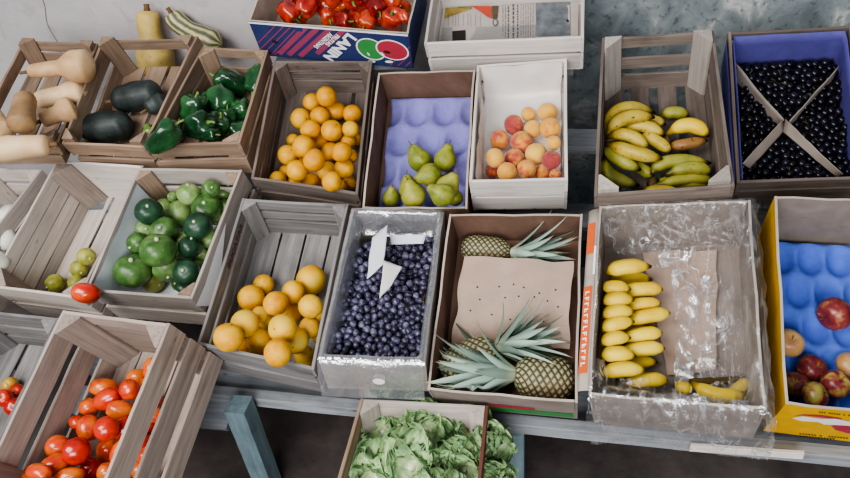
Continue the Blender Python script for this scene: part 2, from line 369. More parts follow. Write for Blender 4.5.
def face_patch(c,name,mat,parent,polys,plane='front',off=.0012,mi=None):
    """flat printed shapes on a box's front (or left) side; corners are points of that side"""
    mb=MB()
    for q,poly in enumerate(polys):
        ids=[]
        for a,z in poly:
            p=(a,-c.L/2-off,z) if plane=='front' else (-c.W/2-off,a,z)
            ids.append(mb.vert(c.w(p)))
        mb.face(ids,mi[q] if mi else 0)
    return mb.build(name,mat,parent,recalc=False)
def fpx(c,u,v): p=c.hity(u,v,-c.L/2); return (p.x,p.z)
def lpx(c,u,v): p=c.hitx(u,v,-c.W/2); return (p.y,p.z)
def ell(cx,cy,rx,ry,rot=0,n=28,f=None):
    out=[]
    for i in range(n):
        a=2*PI*i/n; k=f(a) if f else 1; x,y=rx*k*math.cos(a),ry*k*math.sin(a)
        out.append((cx+x*math.cos(rot)-y*math.sin(rot),cy+x*math.sin(rot)+y*math.cos(rot)))
    return out
def text2d(body,bold=.02):
    cu=bpy.data.curves.new('lettering','FONT'); cu.body=body; cu.size=1; cu.offset=bold; cu.resolution_u=3
    o=bpy.data.objects.new('lettering',cu); C.objects.link(o); bpy.context.view_layer.update()
    me=o.to_mesh(); V=[(v.co.x,v.co.y) for v in me.vertices]; Fc=[tuple(p.vertices) for p in me.polygons]
    o.to_mesh_clear(); bpy.data.objects.remove(o); bpy.data.curves.remove(cu)
    x0=min(v[0] for v in V); x1=max(v[0] for v in V); y0=min(v[1] for v in V); y1=max(v[1] for v in V)
    return [((x-x0)/(x1-x0),(y-y0)/(y1-y0)) for x,y in V],Fc
def text_on(body,to3,mat,parent,name='lettering',bold=.02):
    V,Fc=text2d(body,bold); mb=MB()
    for p in V: mb.vert(to3(*p))
    for f in Fc: mb.face(f)
    return mb.build(name,mat,parent,recalc=False)

# the blue box: diagonal bands, words upside down as the box stands on its head, pear and apple
c=K['U1']; W2=c.W/2
def clip_band(c,u0,v0,u1,v1,wd):
    a=Vector(fpx(c,u0,v0)); b=Vector(fpx(c,u1,v1)); d=(b-a).normalized(); n=Vector((-d.y,d.x))*wd/2
    return [tuple(a+n),tuple(b+n),tuple(b-n),tuple(a-n)]
def q4(u,v): return (230+u/4.25,v/4.25)
thin=[((195,112),(122,188)),((232,113),(128,218)),((262,114),(140,238)),((290,116),(175,240)),((190,238),(245,190)),((712,274),(765,225)),((680,272),(764,190)),((745,276),(768,252))]
for a,b in thin: face_patch(c,'printed_stripe',INK_PINK,r_U1,[clip_band(c,*q4(*a),*q4(*b),.004)],off=.0010)
thick=[((322,118),(212,232)),((372,121),(252,236)),((424,124),(300,240)),((482,127),(372,228))]
for a,b in thick: face_patch(c,'printed_band',INK_PINK,r_U1,[clip_band(c,*q4(*a),*q4(*b),.0185)],off=.0012)
def diag_text(body,ua,va,ub,vb,hpx,mat,name,bold=.02):
    """ua,va: where the base line begins; ub,vb: where it ends; letters stand to the lower right of it"""
    a=Vector(fpx(c,ua,va)); b=Vector(fpx(c,ub,vb)); d=(b-a); up=Vector((-d.y,d.x)).normalized()*hpx
    to3=lambda s,t: c.w((*(lambda p:(p.x,-c.L/2-.0018,p.y))(a+d*s+up*t),)); text_on(body,to3,mat,r_U1,name,bold)
face_patch(c,'printed_border',INK_WHITE,r_U1,[[(-W2+.001,c.H-.009),(W2-.001,c.H-.009),(W2-.001,c.H-.001),(-W2+.001,c.H-.001)]],off=.0016)
diag_text('LANIN',*q4(500,134),*q4(396,236),.040,INK_WHITE,'lettering',.05)
diag_text('FRUTAS',*q4(452,140),*q4(404,184),.017,INK_WHITE,'lettering',.03)
diag_text('ARGENTINAS',*q4(424,134),*q4(356,196),.017,INK_WHITE,'lettering',.03)
g0=fpx(c,*q4(600,196)); g1=fpx(c,*q4(690,204))
pear=lambda a:1+.18*math.cos(a-2.3)
face_patch(c,'printed_fruit',[INK_WHITE,INK_GREEN,INK_RED,INK_DARK],r_U1,
  [ell(*g0,.052,.048,2.2,f=pear),],off=.0014)
face_patch(c,'printed_pear',INK_GREEN,r_U1,[ell(*g0,.047,.043,2.2,f=pear)],off=.0020)
face_patch(c,'printed_apple',[INK_WHITE,INK_RED,INK_DARK],r_U1,[ell(*g1,.056,.046,-.25)],off=.0024)
face_patch(c,'printed_apple',INK_RED,r_U1,[ell(*g1,.051,.041,-.25)],off=.0029)
face_patch(c,'printed_calyx',INK_DARK,r_U1,[ell(*fpx(c,*q4(668,212)),.012,.006,-.2)],off=.0034)
lv=[ell(*fpx(c,*q4(603,254)),.014,.006,.1),ell(*fpx(c,*q4(677,253)),.014,.006,.1),ell(*fpx(c,*q4(590,222)),.003,.008,.4),ell(*fpx(c,*q4(650,222)),.004,.011,.5)]
face_patch(c,'printed_leaf',INK_WHITE,r_U1,lv,off=.0034)
face_patch(c,'hand_hole',INK_DARK,r_U1,[ell(*fpx(c,*q4(192,180)),.010,.007,-.4)],off=.0020)
# the yellow box's front
c=K['M5']
def q5(u,v): return (760+u/6.83,380+v/6.83)
A=[fpx(c,*q5(*p)) for p in((225,258),(300,246),(420,262),(520,262),(620,282),(720,300),(720,322),(600,308),(440,300),(400,284),(290,278))]
B=[fpx(c,*q5(*p)) for p in((240,244),(300,232),(420,238),(560,262),(560,268),(420,254),(300,242))]
D=[fpx(c,*q5(*p)) for p in((490,312),(600,306),(720,322),(720,372),(600,362),(520,340))]
face_patch(c,'printed_fruit',[INK_WHITE,INK_RED],r_M5,[A],off=.0016)
face_patch(c,'printed_outline',INK_RED,r_M5,[B,D],off=.0012)
for row,(u0,v0,u1,v1,n) in enumerate(((275,362,610,392,17),(410,214,640,240,14),(280,378,520,396,12))):
    dk=[]
    for i in range(n):
        if RND.random()<.15: continue
        u=u0+(u1-u0)*i/n; v=v0+(v1-v0)*i/n; w=(u1-u0)/n*.6
        dk.append([fpx(c,*q5(*p)) for p in((u,v),(u+w,v+1.5),(u+w,v+9),(u,v+8))])
    face_patch(c,'small_print',INK_DARK,r_M5,dk,off=.0014)
# orange strip with white lettering down the banana box's left side
c=K['M4']
FO,FD=.026,.012                              # the folded-out flap along the left rim
mb=MB(); mb.grid(lambda i,j:c.w((-c.W/2-FO*i/3,lerp_(-c.L/2+.01,c.L/2-.01,j/12),c.H+.001-FD*(i/3)**2)),4,13)
fp=mb.build('side_flap',CB_PALE,r_M4,recalc=False); s_=fp.modifiers.new('solid','SOLIDIFY'); s_.thickness=.002; s_.offset=0
def flap_patch(name,mat,quads,off):
    mb=MB()
    for (s0,s1,t0,t1) in quads:
        n=6; A=[]
        for k in range(n+1):
            y=c.L*lerp_(t0,t1,k/n); A.append([mb.vert(c.w((-c.W/2-FO*s,y,c.H+.001-FD*s*s+off))) for s in(s0,s1)])
        for k in range(n): mb.face((A[k][0],A[k][1],A[k+1][1],A[k+1][0]))
    return mb.build(name,mat,fp,recalc=False)
flap_patch('printed_strip',INK_ORANGE,[(.25,.98,.40,.30)],.0035); flap_patch('printed_strip',INK_ORANGE,[(.25,.98,.30,.22)],.0036)
flap_patch('printed_strip',INK_ORANGE,[(.2,.98,.04,-.40)],.0035); flap_patch('printed_strip',INK_WHITE,[(.02,.22,.26,.10)],.0035)
mk=[]; y=.01
for k in range(13):
    mk.append((.42,.82,y,y-.008)); mk.append((.42 if k%3 else .74,.50 if k%3 else .82,y-.008,y-.020))
    if k%2: mk.append((.58,.66,y-.008,y-.018))
    y-=.030
flap_patch('printed_marks',INK_WHITE,mk,.0046)
def back_patch(k,parent,px):
    c=K[k]; mb=MB(); mb.face([mb.vert(c.hity(u,v,c.L/2-.0125)) for u,v in px]); o=mb.build('hand_slot',INK_DARK,parent,recalc=False)
back_patch('L1',r_L1,ell(109,168,10,1.3)); 
# stencilled word along the inside of the grey crate's left side
c=K['M1']
text_on('BUCATAR',lambda s,t:c.w((-c.W/2+.0132,lerp_(c.hitx(224,266,-c.W/2+.01).y,c.hitx(237,214,-c.W/2+.01).y,s),c.H*(.80+.13*t))),INK_STENCIL,r_M1,'stencil_lettering',.03)
# sticker and green printed edge
c=K['M2']; face_patch(c,'sticker',INK_WHITE,r_M2,[ell(*fpx(c,377.5,371),.0155,.0155)],off=.032)
c=K['M3']; face_patch(c,'printed_band',[INK_GREEN,INK_RED],r_M3,[[(-.04,.012),(c.W/2-.01,.012),(c.W/2-.01,.05),(-.04,.05)],[(-.04,.052),(.08,.052),(.08,.075),(-.04,.075)]],off=.0012,mi=[0,1])

# ---------------------------------------------------------------- rack, wall, floor
def px_y(u,v,y):
    d=ray(u,v); return EYE+d*(y/d.y)
rack=empty('display_rack',Matrix.Translation((-.4,1.3,0)),'grey wooden market rack carrying the rows of fruit crates','rack')
OFS=Vector((-.4,1.3,0))
def rail(p0,p1,up,wd,th,name,mat=W_RACK):
    mb=MB(); mb.board(Vector(p0)-OFS,Vector(p1)-OFS,up,wd,th,n=10,jit=.0015); return mb.build(name,mat,rack)
def under(keys,fr):
    pts=[(k,K[k].P(s*K[k].W/2,fr*K[k].L,0)) for k in keys for s in(-1,1)]; y=sum(p.y for _,p in pts)/len(pts); z=9
    for k,p in pts:
        n=K[k].R.col[2]
        for yy in(y-.045,y+.045): z=min(z,p.z-n.y*(yy-p.y)/n.z-(yy-y)*.404)
    return y,z,min(p.x for _,p in pts),max(p.x for _,p in pts)
sl=Vector((0,math.cos(R_(22)),math.sin(R_(22))))
RAILS={}
for keys,frs in ((('L0','L1','L2','M1','M2','M3','M4','M5'),(-.40,.35)),(('T0','T1','T2','T3','T4','T5','T6','T7'),(-.3,.22)),(('U1',),(-.3,.3)),(('U2',),(-.3,.3)),(('B0','B1'),(-.3,.3)),(('B2',),(-.3,.3))):
    for fr in frs:
        y,z,x0,x1=under(keys,fr)
        xl,xr=(x0-.05,x1+.15)
        if keys[0][0] in 'UTB': xl,xr=x0+.03,x1-.03
        RAILS[(keys[0],fr)]=(y,z)
        rail((xl,y,z-.013),(xr,y,z-.013),sl,.09,.022,'shelf_board')
mr=under(('M1','M2','M3','M4','M5'),-.48)
rail(px_y(206,393,1.19),px_y(870,459,1.135),(0,0,1),.036,.035,'front_rail')
def leg(P,wd,mat,ztop,zb=0): 
    rail((P[0],P[1],zb),(P[0],P[1],ztop),(0,1,0),wd,wd,'leg',mat)
pa=px_y(238,404,1.12); pb=px_y(515,428,1.16)
leg(pa,.062,W_BLUE,pa.z); leg((pb.x,pb.y),.05,W_BLUE,pb.z)
for x in(-1.95,.95): leg((x,2.25),.05,W_RACK,RAILS[('T0',.22)][1]-.03); leg((x,1.25),.05,W_RACK,RAILS[('L0',-.40)][1]-.03)
mb=MB(); a=px_y(690,447,1.12); b=px_y(803,455,1.10); mb.board(a,b,(0,0,1),.022,.01)
o=mb.build('wooden_batten',W_WHITE); tag(o,'short white batten fixed along the rack front under banana box','batten')

def wall_mat():
    t=NT('flaking_wall_paint'); p=t.n('NewGeometry').outputs['Position']; sx=t.n('SeparateXYZ'); t.l(p,sx.inputs[0])
    n1=t.noise(p,2.2,6,.65,.4); n2=t.noise(p,9,5,.6,.6); n3=t.noise(p,34,4,.6)
    warm=t.ramp(n1,[(.3,'#a39d9e'),(.55,'#b3adad'),(.75,'#bfbaba')])
    warm=t.mix(t.ramp(n2,[(.55,(0,0,0,1)),(.72,(.5,.5,.5,1))]),warm,'#8f8783')
    cool=t.ramp(n2,[(.3,'#5f6668'),(.5,'#7b8385'),(.62,'#8d9392'),(.7,'#b9b8b4')])
    cool=t.mix(t.ramp(n3,[(.55,(0,0,0,1)),(.66,(.7,.7,.7,1))]),cool,'#4a5154')
    e=t.math('ADD',sx.outputs[0],t.math('MULTIPLY',t.math('SUBTRACT',n1,.5),.5))
    f=t.ramp(t.math('MULTIPLY_ADD',e,1.0),[(.0,(0,0,0,1)),(1,(1,1,1,1))]) if False else t.ramp(t.math('ADD',e,.62),[(.25,(0,0,0,1)),(.62,(1,1,1,1))])
    col=t.mix(f,warm,cool)
    return t.bsdf(col,.9,.15,t.math('ADD',n2,n3),.4,.006)
WALL=wall_mat(); WY=2.50
mb=MB(); mb.grid(lambda i,j:(-4.5+i*.5,WY,j*.4),18,9,sm=False); wl=mb.build('wall_back',WALL); tag(wl,kind='structure')
# hairline crack in the plaster
mb=MB(); pts=[px_y(38+22*t+2*math.sin(t*9),-8+62*t,WY-.001) for t in [k/14 for k in range(15)]]
for k in range(14):
    a,b=pts[k],pts[k+1]; ww=.0022
    mb.face([mb.vert(q) for q in((a.x-ww,a.y,a.z),(a.x+ww,a.y,a.z),(b.x+ww,b.y,b.z),(b.x-ww,b.y,b.z))])
ck=mb.build('wall_crack',plain('crack_shadow','#6f6864',.9),wl)
def floor_mat():
    t=NT('dirty_concrete'); p=t.n('NewGeometry').outputs['Position']; n=t.noise(p,3,6,.65); n2=t.noise(p,40,3,.6)
    col=t.ramp(n,[(.3,'#3a3433'),(.5,'#544c49'),(.7,'#6a615d')]); return t.bsdf(col,.85,.2,n2,.4,.004)
mb=MB(); mb.grid(lambda i,j:(-4.5+i*.5,-2.2+j*.4,0),18,13,sm=False); fl=mb.build('floor',floor_mat()); tag(fl,kind='structure')

# ---------------------------------------------------------------- light
w=bpy.data.worlds.new('world'); bpy.context.scene.world=w; w.use_nodes=True
w.node_tree.nodes['Background'].inputs[0].default_value=(.80,.88,1,1); w.node_tree.nodes['Background'].inputs[1].default_value=.24
def area(name,loc,target,sx,sy,power,col):
    l=bpy.data.lights.new(name,'AREA'); l.shape='RECTANGLE'; l.size=sx; l.size_y=sy; l.energy=power; l.color=col
    o=bpy.data.objects.new(name,l); C.objects.link(o); o.location=loc
    o.rotation_euler=(Vector(target)-Vector(loc)).to_track_quat('-Z','Y').to_euler()
area('doorway_daylight',(-1.9,-.5,3.2),(-.7,1.6,.7),1.8,1.6,80,(1,.98,.95))
area('street_daylight',(-.1,-2.4,2.3),(-.8,1.5,.6),2.2,1.6,104,(.97,.98,1))
vs=bpy.context.scene.view_settings; vs.view_transform='AgX'; vs.look='AgX - Medium High Contrast'; vs.exposure=.50
# ================================================================ goods
NUM=['first','second','third','fourth','fifth','sixth','seventh','eighth','ninth','tenth','eleventh','twelfth','thirteenth','fourteenth','fifteenth','sixteenth','seventeenth','eighteenth','nineteenth','twentieth']
def label_rows(items, text, cat, group, gap):
    """items: [(object, u, v, adjective)]. Rows from the back of the crate, then left to right in the row"""
    it=sorted(items,key=lambda q:q[2]); rows=[]
    for q in it:
        if rows and q[2]-rows[-1][0][2]<=gap: rows[-1].append(q)
        else: rows.append([q])
    for i,r in enumerate(rows):
        r.sort(key=lambda q:q[1])
        for j,q in enumerate(r):
            rw='back row' if i==0 else 'front row' if i==len(rows)-1 and i>0 else NUM[i]+' row from back'
            ps='only one' if len(r)==1 else NUM[j]+' from left'
            tag(q[0],f'{q[3]} {text}, {ps} in {rw}',cat,group)
def sphere_mesh(name, prof, mat, ns=28, lobes=0, lamp=0, seed=1, lump=.02, twist=0, extra=None, close=True):
    """prof: [(z,r)] from bottom to top, unit size; lobes round it as a pepper has"""
    mb=MB(); off=Vector((seed*3.7,seed*1.3,seed*.7))
    def P(i,j):
        z,r=prof[j]; a=2*PI*i/ns+twist*z
        k=1+lamp*(math.cos(lobes*a)-.3)*min(1,1.4*r) if lobes else 1
        p=Vector((r*k*math.cos(a),r*k*math.sin(a),z))
        p*=1+lump*noise.noise(p*1.7+off)
        return p
    n=len(prof)
    ids=mb.grid(P,ns,n,closeu=True,g=lambda i,j:(j/(n-1),i/ns,seed),t=lambda i,j:j/(n-1))
    mb.face(ids[:ns][::-1],0,True); mb.face(ids[-ns:],0,True)
    me=mb.build(name,mat); d=me.data; bpy.data.objects.remove(me); return d
def rprof(n=15,dim=.06,bot=0,p=1.0,e=1.0):
    out=[]
    for k in range(n):
        a=-PI/2+PI*(k+.15)/(n-1+.3); r=max(.04,math.cos(a))**p; z=math.sin(a)*e
        if z>0: z-=dim*math.exp(-(r/.28)**2)
        else: z+=bot*math.exp(-(r/.28)**2)
        out.append((z,r))
    return out
class Pile:
    """goods piled in one crate: each comes to rest where the viewer's line through it first finds a free place above the floor and what lies there already"""
    def __init__(s,k,wall=.012,base=.010,tight=.96): s.c=K[k]; s.wall=wall; s.base=base; s.done=[]; s.tight=tight
    def drop(s,u,v,rp,hmin=None,hmax=None,margin=1.0):
        c=s.c; d=ray(u,v); a=c.R.transposed()@d; b=c.loc(EYE)
        base=(hmin if hmin is not None else s.base)
        r=rp/F*1.8
        for _ in range(3): t=(base+r-b.z)/a.z; r=rp/F*t
        t0=t; best=None
        while True:
            r=rp/F*t; q=b+a*t
            if q.z>(hmax or c.H+.10): break
            lx=c.W/2-s.wall-r*margin; ly=c.L/2-s.wall-r*margin
            q2=Vector((min(max(q.x,-lx),lx),q.y,q.z))
            if abs(q.x)<=lx+.02*(q.z>c.H*.62) and q2.y<=ly and (q2.y>=-ly or q2.z>c.H+r*.6):
                if all((q2-p).length>=s.tight*(r+pr) for p,pr in s.done): best=(q2,r); break
            t-=.002
        if best is None:
            r=rp/F*t0; best=(b+a*t0,r)
        q,r=best; s.done.append((q,r)); return c.M@q,r
def frame(ang,spin=0,tilt=0):
    """axes of a fruit whose stem points at ang (degrees, 0 = right in the picture, 90 = up), tipped towards the viewer by tilt"""
    a=R_(ang); z=(CR*math.cos(a)+CU*math.sin(a)); z=(z*math.cos(R_(tilt))+CB*math.sin(R_(tilt))).normalized()
    x=z.cross(CB)
    if x.length<.05: x=CR.copy()
    x.normalize(); y=z.cross(x)
    x,y=x*math.cos(spin)+y*math.sin(spin),y*math.cos(spin)-x*math.sin(spin)
    return x,y,z
def native(lst,x0,y0,s): return [((q[0]/s+x0),(q[1]/s+y0))+tuple(e/s for e in q[2:4] if not isinstance(e,str))+tuple(q[2+len([e for e in q[2:4] if not isinstance(e,str)]):]) for q in lst]

# ---- oranges
ORG=skin('orange_peel',[(.25,'#d08c10'),(.5,'#e2a21c'),(.75,'#ecb630')],1.6,.42,.45,42,.35,rand=.5)
ORG2=skin('orange_peel_pale',[(.2,'#d2860f'),(.42,'#e4a522'),(.62,'#eab938'),(.8,'#dcbc50')],1.3,.45,.45,42,.35,rand=.55,speck=('#8c7a30',5,.66,.5))
STEMG=plain('stem_green','#6f7d35',.6); STEMB=plain('stem_brown','#6b5237',.8)
om=[sphere_mesh('orange_skin',rprof(17,.05,.02,1,.96),ORG,28,seed=k,lump=.03) for k in range(3)]
om2=[sphere_mesh('orange_skin_pale',rprof(17,.05,.02,1,.96),ORG2,28,seed=k+5,lump=.03) for k in range(3)]
mb=MB(); mb.tube([(0,0,.86),(0,0,.93)],[.09,.07],7); bt=mb.build('stem_button',STEMG); btn=bt.data; bpy.data.objects.remove(bt)
def balls(pile,pts,meshes,name,button=.35,hmin=None):
    out=[]
    order=sorted(range(len(pts)),key=lambda i:pts[i][2])       # small glimpses lie underneath
    for i in order:
        u,v,r=pts[i][:3]
        P,rr=pile.drop(u,v,r,hmin)
        x,y,z=frame(RND.uniform(0,360),RND.uniform(0,6),RND.uniform(-30,70))
        o=inst(name,meshes[i%len(meshes)],basis(x,y,z,P,(rr,rr,rr)))
        if button and RND.random()<button: inst('stem_button',btn,None,o)
        out.append((o,u,v,pts[i]))
    return out
t3=native([(285,88,34),(237,107,30),(318,135,32),(200,160,34),(264,153,33),(371,145,32),(232,197,34),(303,200,36),(365,195,28),(208,253,39),(158,280,34),(266,235,27),(245,298,38),(175,232,22),(298,270,33),(340,272,35),(358,235,26),(287,335,34),(350,325,34),(187,332,36),(228,368,32),(303,368,34),(325,388,31),(125,362,29),(150,335,22),(362,375,26),(205,300,20),(180,375,27),(265,385,26),(385,285,24),(388,230,20)],240,70,3.3)
p=Pile('T3',.017,.0135,1.035); L=balls(p,t3,om,'orange')
label_rows([(o,u,v,'small yellow-orange' if q[2]>9.2 else 'half-hidden') for o,u,v,q in L],'orange in brown crate','orange','oranges in the brown-grey crate',5)
m1=native([(298,205,35),(258,232,27),(190,215,24),(162,246,31),(218,258,29),(297,265,28),(183,283,20),(252,280,26),(148,303,32),(233,315,33),(296,312,25),(110,335,34),(197,303,18),(182,345,31),(262,342,31),(223,370,33),(143,360,22),(284,377,24),(322,290,14),(318,335,18)],180,190,2.276)
p=Pile('M1',.017,.0135,1.035); L=balls(p,m1,om2,'orange',.6)
label_rows([(o,u,v,'big pale yellow orange' if q[2]>12 else 'half-hidden yellow orange') for o,u,v,q in L],'in grey crate','orange','oranges in the grey crate',6)

# ---- peaches
PCH=skin('peach_skin',[(.30,'#e0a845'),(.44,'#d98d45'),(.56,'#bf5f48'),(.75,'#9d4242')],1.3,.75,.2,60,.1,rand=.5,sheen=.3)
PCY=skin('peach_skin_yellow',[(.3,'#ecc05a'),(.6,'#e5a94a'),(.85,'#cf6b45')],.9,.75,.2,60,.1,rand=.2,sheen=.3)
def pprof():
    return rprof(17,.12,.02,.95,.95)
def peachmesh(mat,k):
    mb=MB(); ns=32; pr=pprof(); n=len(pr)
    def P(i,j):
        z,r=pr[j]; a=2*PI*i/ns; kx=1-.10*math.exp(-(min(a,2*PI-a)/.22)**2)*(.3+.7*max(0,z+.4))
        return Vector((r*kx*math.cos(a),r*kx*math.sin(a),z))
    ids=mb.grid(P,ns,n,closeu=True); mb.face(ids[:ns][::-1],0,True); mb.face(ids[-ns:],0,True)
    o=mb.build('peach_skin',mat); d=o.data; bpy.data.objects.remove(o); return d
pcm=[peachmesh(PCH,0)]; pcy=[peachmesh(PCY,1)]
pc=native([(498,192,27,'y'),(447,197,20,'y'),(408,225,27,'r'),(459,236,24,'y'),(510,234,28,'r'),(371,265,27,'r'),(428,270,29,'r'),(525,273,20,'y'),(358,313,26,'y'),(410,315,27,'r'),(467,302,29,'y'),(519,318,26,'r'),(442,343,26,'r'),(488,352,24,'r'),(390,350,26,'r'),(520,357,16,'r'),(352,347,20,'r')],360,40,2.654)
p=Pile('T5',.023,.019,1.02); items=[]
for i in sorted(range(len(pc)),key=lambda i:pc[i][2]):
    u,v,r,kd=pc[i]; P,rr=p.drop(u,v,r); x,y,z=frame(RND.uniform(0,360),RND.uniform(0,6),RND.uniform(0,60))
    o=inst('peach',(pcy if kd=='y' else pcm)[0],basis(x,y,z,P,(rr,)*3)); items.append((o,u,v,'yellow ripe' if kd=='y' else 'red-blushed'))
label_rows(items,'peach in white crate','peach','peaches in the white crate',5)

# ---- pears
PER=skin('pear_skin',[(.3,'#6f7a2a'),(.5,'#91963a'),(.75,'#aaa64a')],1.4,.45,.4,50,.15,rand=.25,speck=('#5f5426',14,.62,.6))
prof=[(-1,.10),(-.97,.25),(-.88,.48),(-.72,.68),(-.5,.83),(-.25,.90),(0,.87),(.22,.76),(.42,.61),(.6,.48),(.76,.40),(.88,.33),(.96,.22),(.99,.08)]
prm=[sphere_mesh('pear_skin',prof,PER,28,seed=k,lump=.06) for k in range(3)]
mb=MB(); mb.tube([(0,0,.95),(.03,0,1.12),(.10,0,1.28)],[.045,.035,.05],7); o=mb.build('stem',STEMB); pst=o.data; bpy.data.objects.remove(o)
prs=native([(82,415,26,80,'dim'),(130,390,32,100,'dim'),(212,382,26,60,'dim'),(262,415,24,100,'dim'),(155,312,36,120,'plump'),(228,312,34,75,'plump'),(180,360,35,200,'plump'),(250,385,36,60,'plump'),(213,408,36,150,'plump'),(140,408,38,110,'plump')],360,40,2.654)
prs=[(q[0],q[1],q[2],q[3]*2.654,q[4]) for q in prs]
p=Pile('T4',.012,.022,.90); items=[]
for i,(u,v,r,an,ad) in enumerate(prs):
    P,rr=p.drop(u,v,r); x,y,z=frame(an,RND.uniform(0,6),RND.uniform(5,30))
    o=inst('pear',prm[i%3],basis(x,y,z,P,(rr*.98,rr*.98,rr*1.10))); inst('stem',pst,None,o); items.append((o,u,v,ad+' green'))
label_rows(items,'pear on the violet tray','pear','pears on the violet tray',5)

# ---- moulded trays
def tray(k,x0,x1,y0,y1,nx,ny,h,mat,label,depth=.030,lift=.008):
    c=K[k]; mb=MB(); gx,gy=nx*10+1,ny*10+1; px=(x1-x0)/nx; py=(y1-y0)/ny
    def P(i,j):
        x=x0+(x1-x0)*i/(gx-1); y=y0+(y1-y0)*j/(gy-1)
        row=math.floor((y-y0)/py); sh=.5*px*(row%2)
        dx=((x-x0+sh)/px)%1-.5; dy=((y-y0)/py)%1-.5; d=math.hypot(dx,dy)*2
        z=h-depth*max(0,1-d**2.2)+.004*max(0,d-1)
        return c.w((x,y,z+lift))
    mb.grid(P,gx,gy); o=mb.build('fruit_tray',mat,None); o.matrix_basis=c.M
    s=o.modifiers.new('solid','SOLIDIFY'); s.thickness=.002
    tag(o,label,'tray')
c=K['T4']; a=c.loc(c.hit(395,97,.03)); b=c.loc(c.hit(474,92,.03)); e=c.loc(c.hit(386,193,.03))
tray('T4',-.133,c.W/2-.012,-c.L/2+.02,min(a.y,c.L/2-.02),3,4,.031,TRAY_VIOLET,'violet moulded pulp tray under the pears')
c=K['M5']; tray('M5',-c.W/2+.022,c.W/2-.022,-c.L/2+.024,min(c.L/2-.024,c.loc(c.hit(800,241,.03)).y),3,5,.032,TRAY_BLUE,'bright blue moulded tray in the yellow apple box',.028,.004)

# ---- apples on the blue tray
APR=skin('apple_skin_red',[(.40,'#b0a552'),(.5,'#a8764a'),(.58,'#8a3a3a'),(.8,'#64242c')],1.3,.3,.5,40,.05,rand=.3)
APY=skin('apple_skin_pale',[(.3,'#cdb878'),(.55,'#c79a62'),(.8,'#ad6a4c')],.9,.35,.5,40,.05,rand=.2)
apf=rprof(19,.22,.14,.92,.88); apm=[sphere_mesh('apple_skin',apf,APR,28,lump=.05,seed=3,lobes=5,lamp=.02),sphere_mesh('apple_skin_pale',apf,APY,28,lump=.05,seed=4,lobes=5,lamp=.02)]
mb=MB(); mb.tube([(0,0,.62),(.02,0,.85),(.07,0,1.0)],[.03,.025,.04],6); o=mb.build('stem',STEMB); ast=o.data; bpy.data.objects.remove(o)
p=Pile('M5',.012,.012,.97)
for u,v,r,k,an,ti,lb in ((834,314,16.5,0,200,10,'red and yellow apple lying alone on the blue tray'),(789,343,14,1,100,55,'pale yellowish apple against left wall of yellow box'),(812,369,14,0,60,60,'brownish red apple in front of pale apple in yellow box'),(796,385,13,0,120,40,'dark apple in the shaded front left of yellow box'),(836,384,14,0,80,50,'dark red apple in shade at right edge of yellow box'),(815,395,13,0,30,40,'dim apple touching the front wall of yellow box'),(848,365,12,1,30,40,'apple half cut by right edge of picture, in yellow box')):
    P,rr=p.drop(u,v,r); x,y,z=frame(an,1.1,ti); o=inst('apple',apm[k],basis(x,y,z,P,(rr*1.04,rr*1.04,rr))); inst('stem',ast,None,o); tag(o,lb,'apple','apples on the blue tray')

# ---- tomatoes
TOM=skin('tomato_skin',[(.25,'#d9702a'),(.42,'#cf4a22'),(.6,'#bf2e1c'),(.8,'#a82218')],.8,.22,.5,8,.03,rand=.55,coat=.3)
TOG=skin('tomato_skin_greenish',[(.3,'#b7a23c'),(.6,'#c98a35'),(.8,'#c4532a')],.8,.22,.5,8,.03,rand=.1,coat=.3)
tmf=rprof(17,.10,.0,.86,1.0); tmm=[sphere_mesh('tomato_skin',tmf,TOM,26,lump=.06,seed=k) for k in range(3)]; tmg=sphere_mesh('tomato_skin_green',tmf,TOG,26,lump=.05,seed=9)
mb=MB(); mb.tube([(0,0,.84),(0,0,.91)],[.13,.09],7); o=mb.build('stem_scar',STEMG); tsc=o.data; bpy.data.objects.remove(o)
def ellips(pile,pts,meshes,name,f3=None,part=None,base_tilt=(0,25)):
    out=[]
    for i,q in enumerate(pts):
        u,v,rx,ry=q[:4]; an=q[4] if len(q)>4 else (0 if rx>=ry else 90)
        a,b=max(rx,ry),min(rx,ry); P,rr=pile.drop(u,v,(a*b*b)**(1/3) if False else (a+2*b)/3)
        k=depth(P)/F; x,y,z=frame(an+RND.uniform(-15,15)+RND.choice((0,180)),RND.uniform(0,6),RND.uniform(*base_tilt))
        o=inst(name,meshes[(q[5] if len(q)>5 else i)%len(meshes)],basis(x,y,z,P,(b*k,b*k,a*k)))
        if part: inst(part[0],part[1],None,o)
        out.append((o,u,v,q))
    return out
tb=[(400,330,32,30),(410,402,34,30),(375,445,36,34),(440,300,28,26),(425,355,30,30),(420,452,34,34),(470,210,26,26),(470,262,28,26),(440,405,34,34),(340,475,36,32),(250,500,40,32),(120,505,45,34),(190,515,40,35),(305,510,40,34),
 (405,130,35,30),(455,100,28,38),(440,150,25,22),(240,232,35,30),(195,285,25,24),(425,185,22,26),(290,165,48,32,0),(305,205,52,38,30),(378,172,34,36),(345,242,45,32,0),(400,250,28,38,80),(362,308,38,42,70),(238,305,40,45,110),(300,308,42,42,60),(130,370,40,40),(305,385,38,45,90),(345,390,30,45,80),(245,450,35,42,90),(300,460,35,32,90),(120,435,50,38,10),(195,385,48,48),(65,460,50,32,10),(170,475,50,32,0),(30,490,40,30)]
tb=[(q[0]/3.467+20,q[1]/3.467+340,q[2]/3.467,q[3]/3.467)+tuple(q[4:]) for q in tb]
p=Pile('B1',.016,.013,.98); L=ellips(p,tb,tmm,'tomato',part=('stem_scar',tsc))
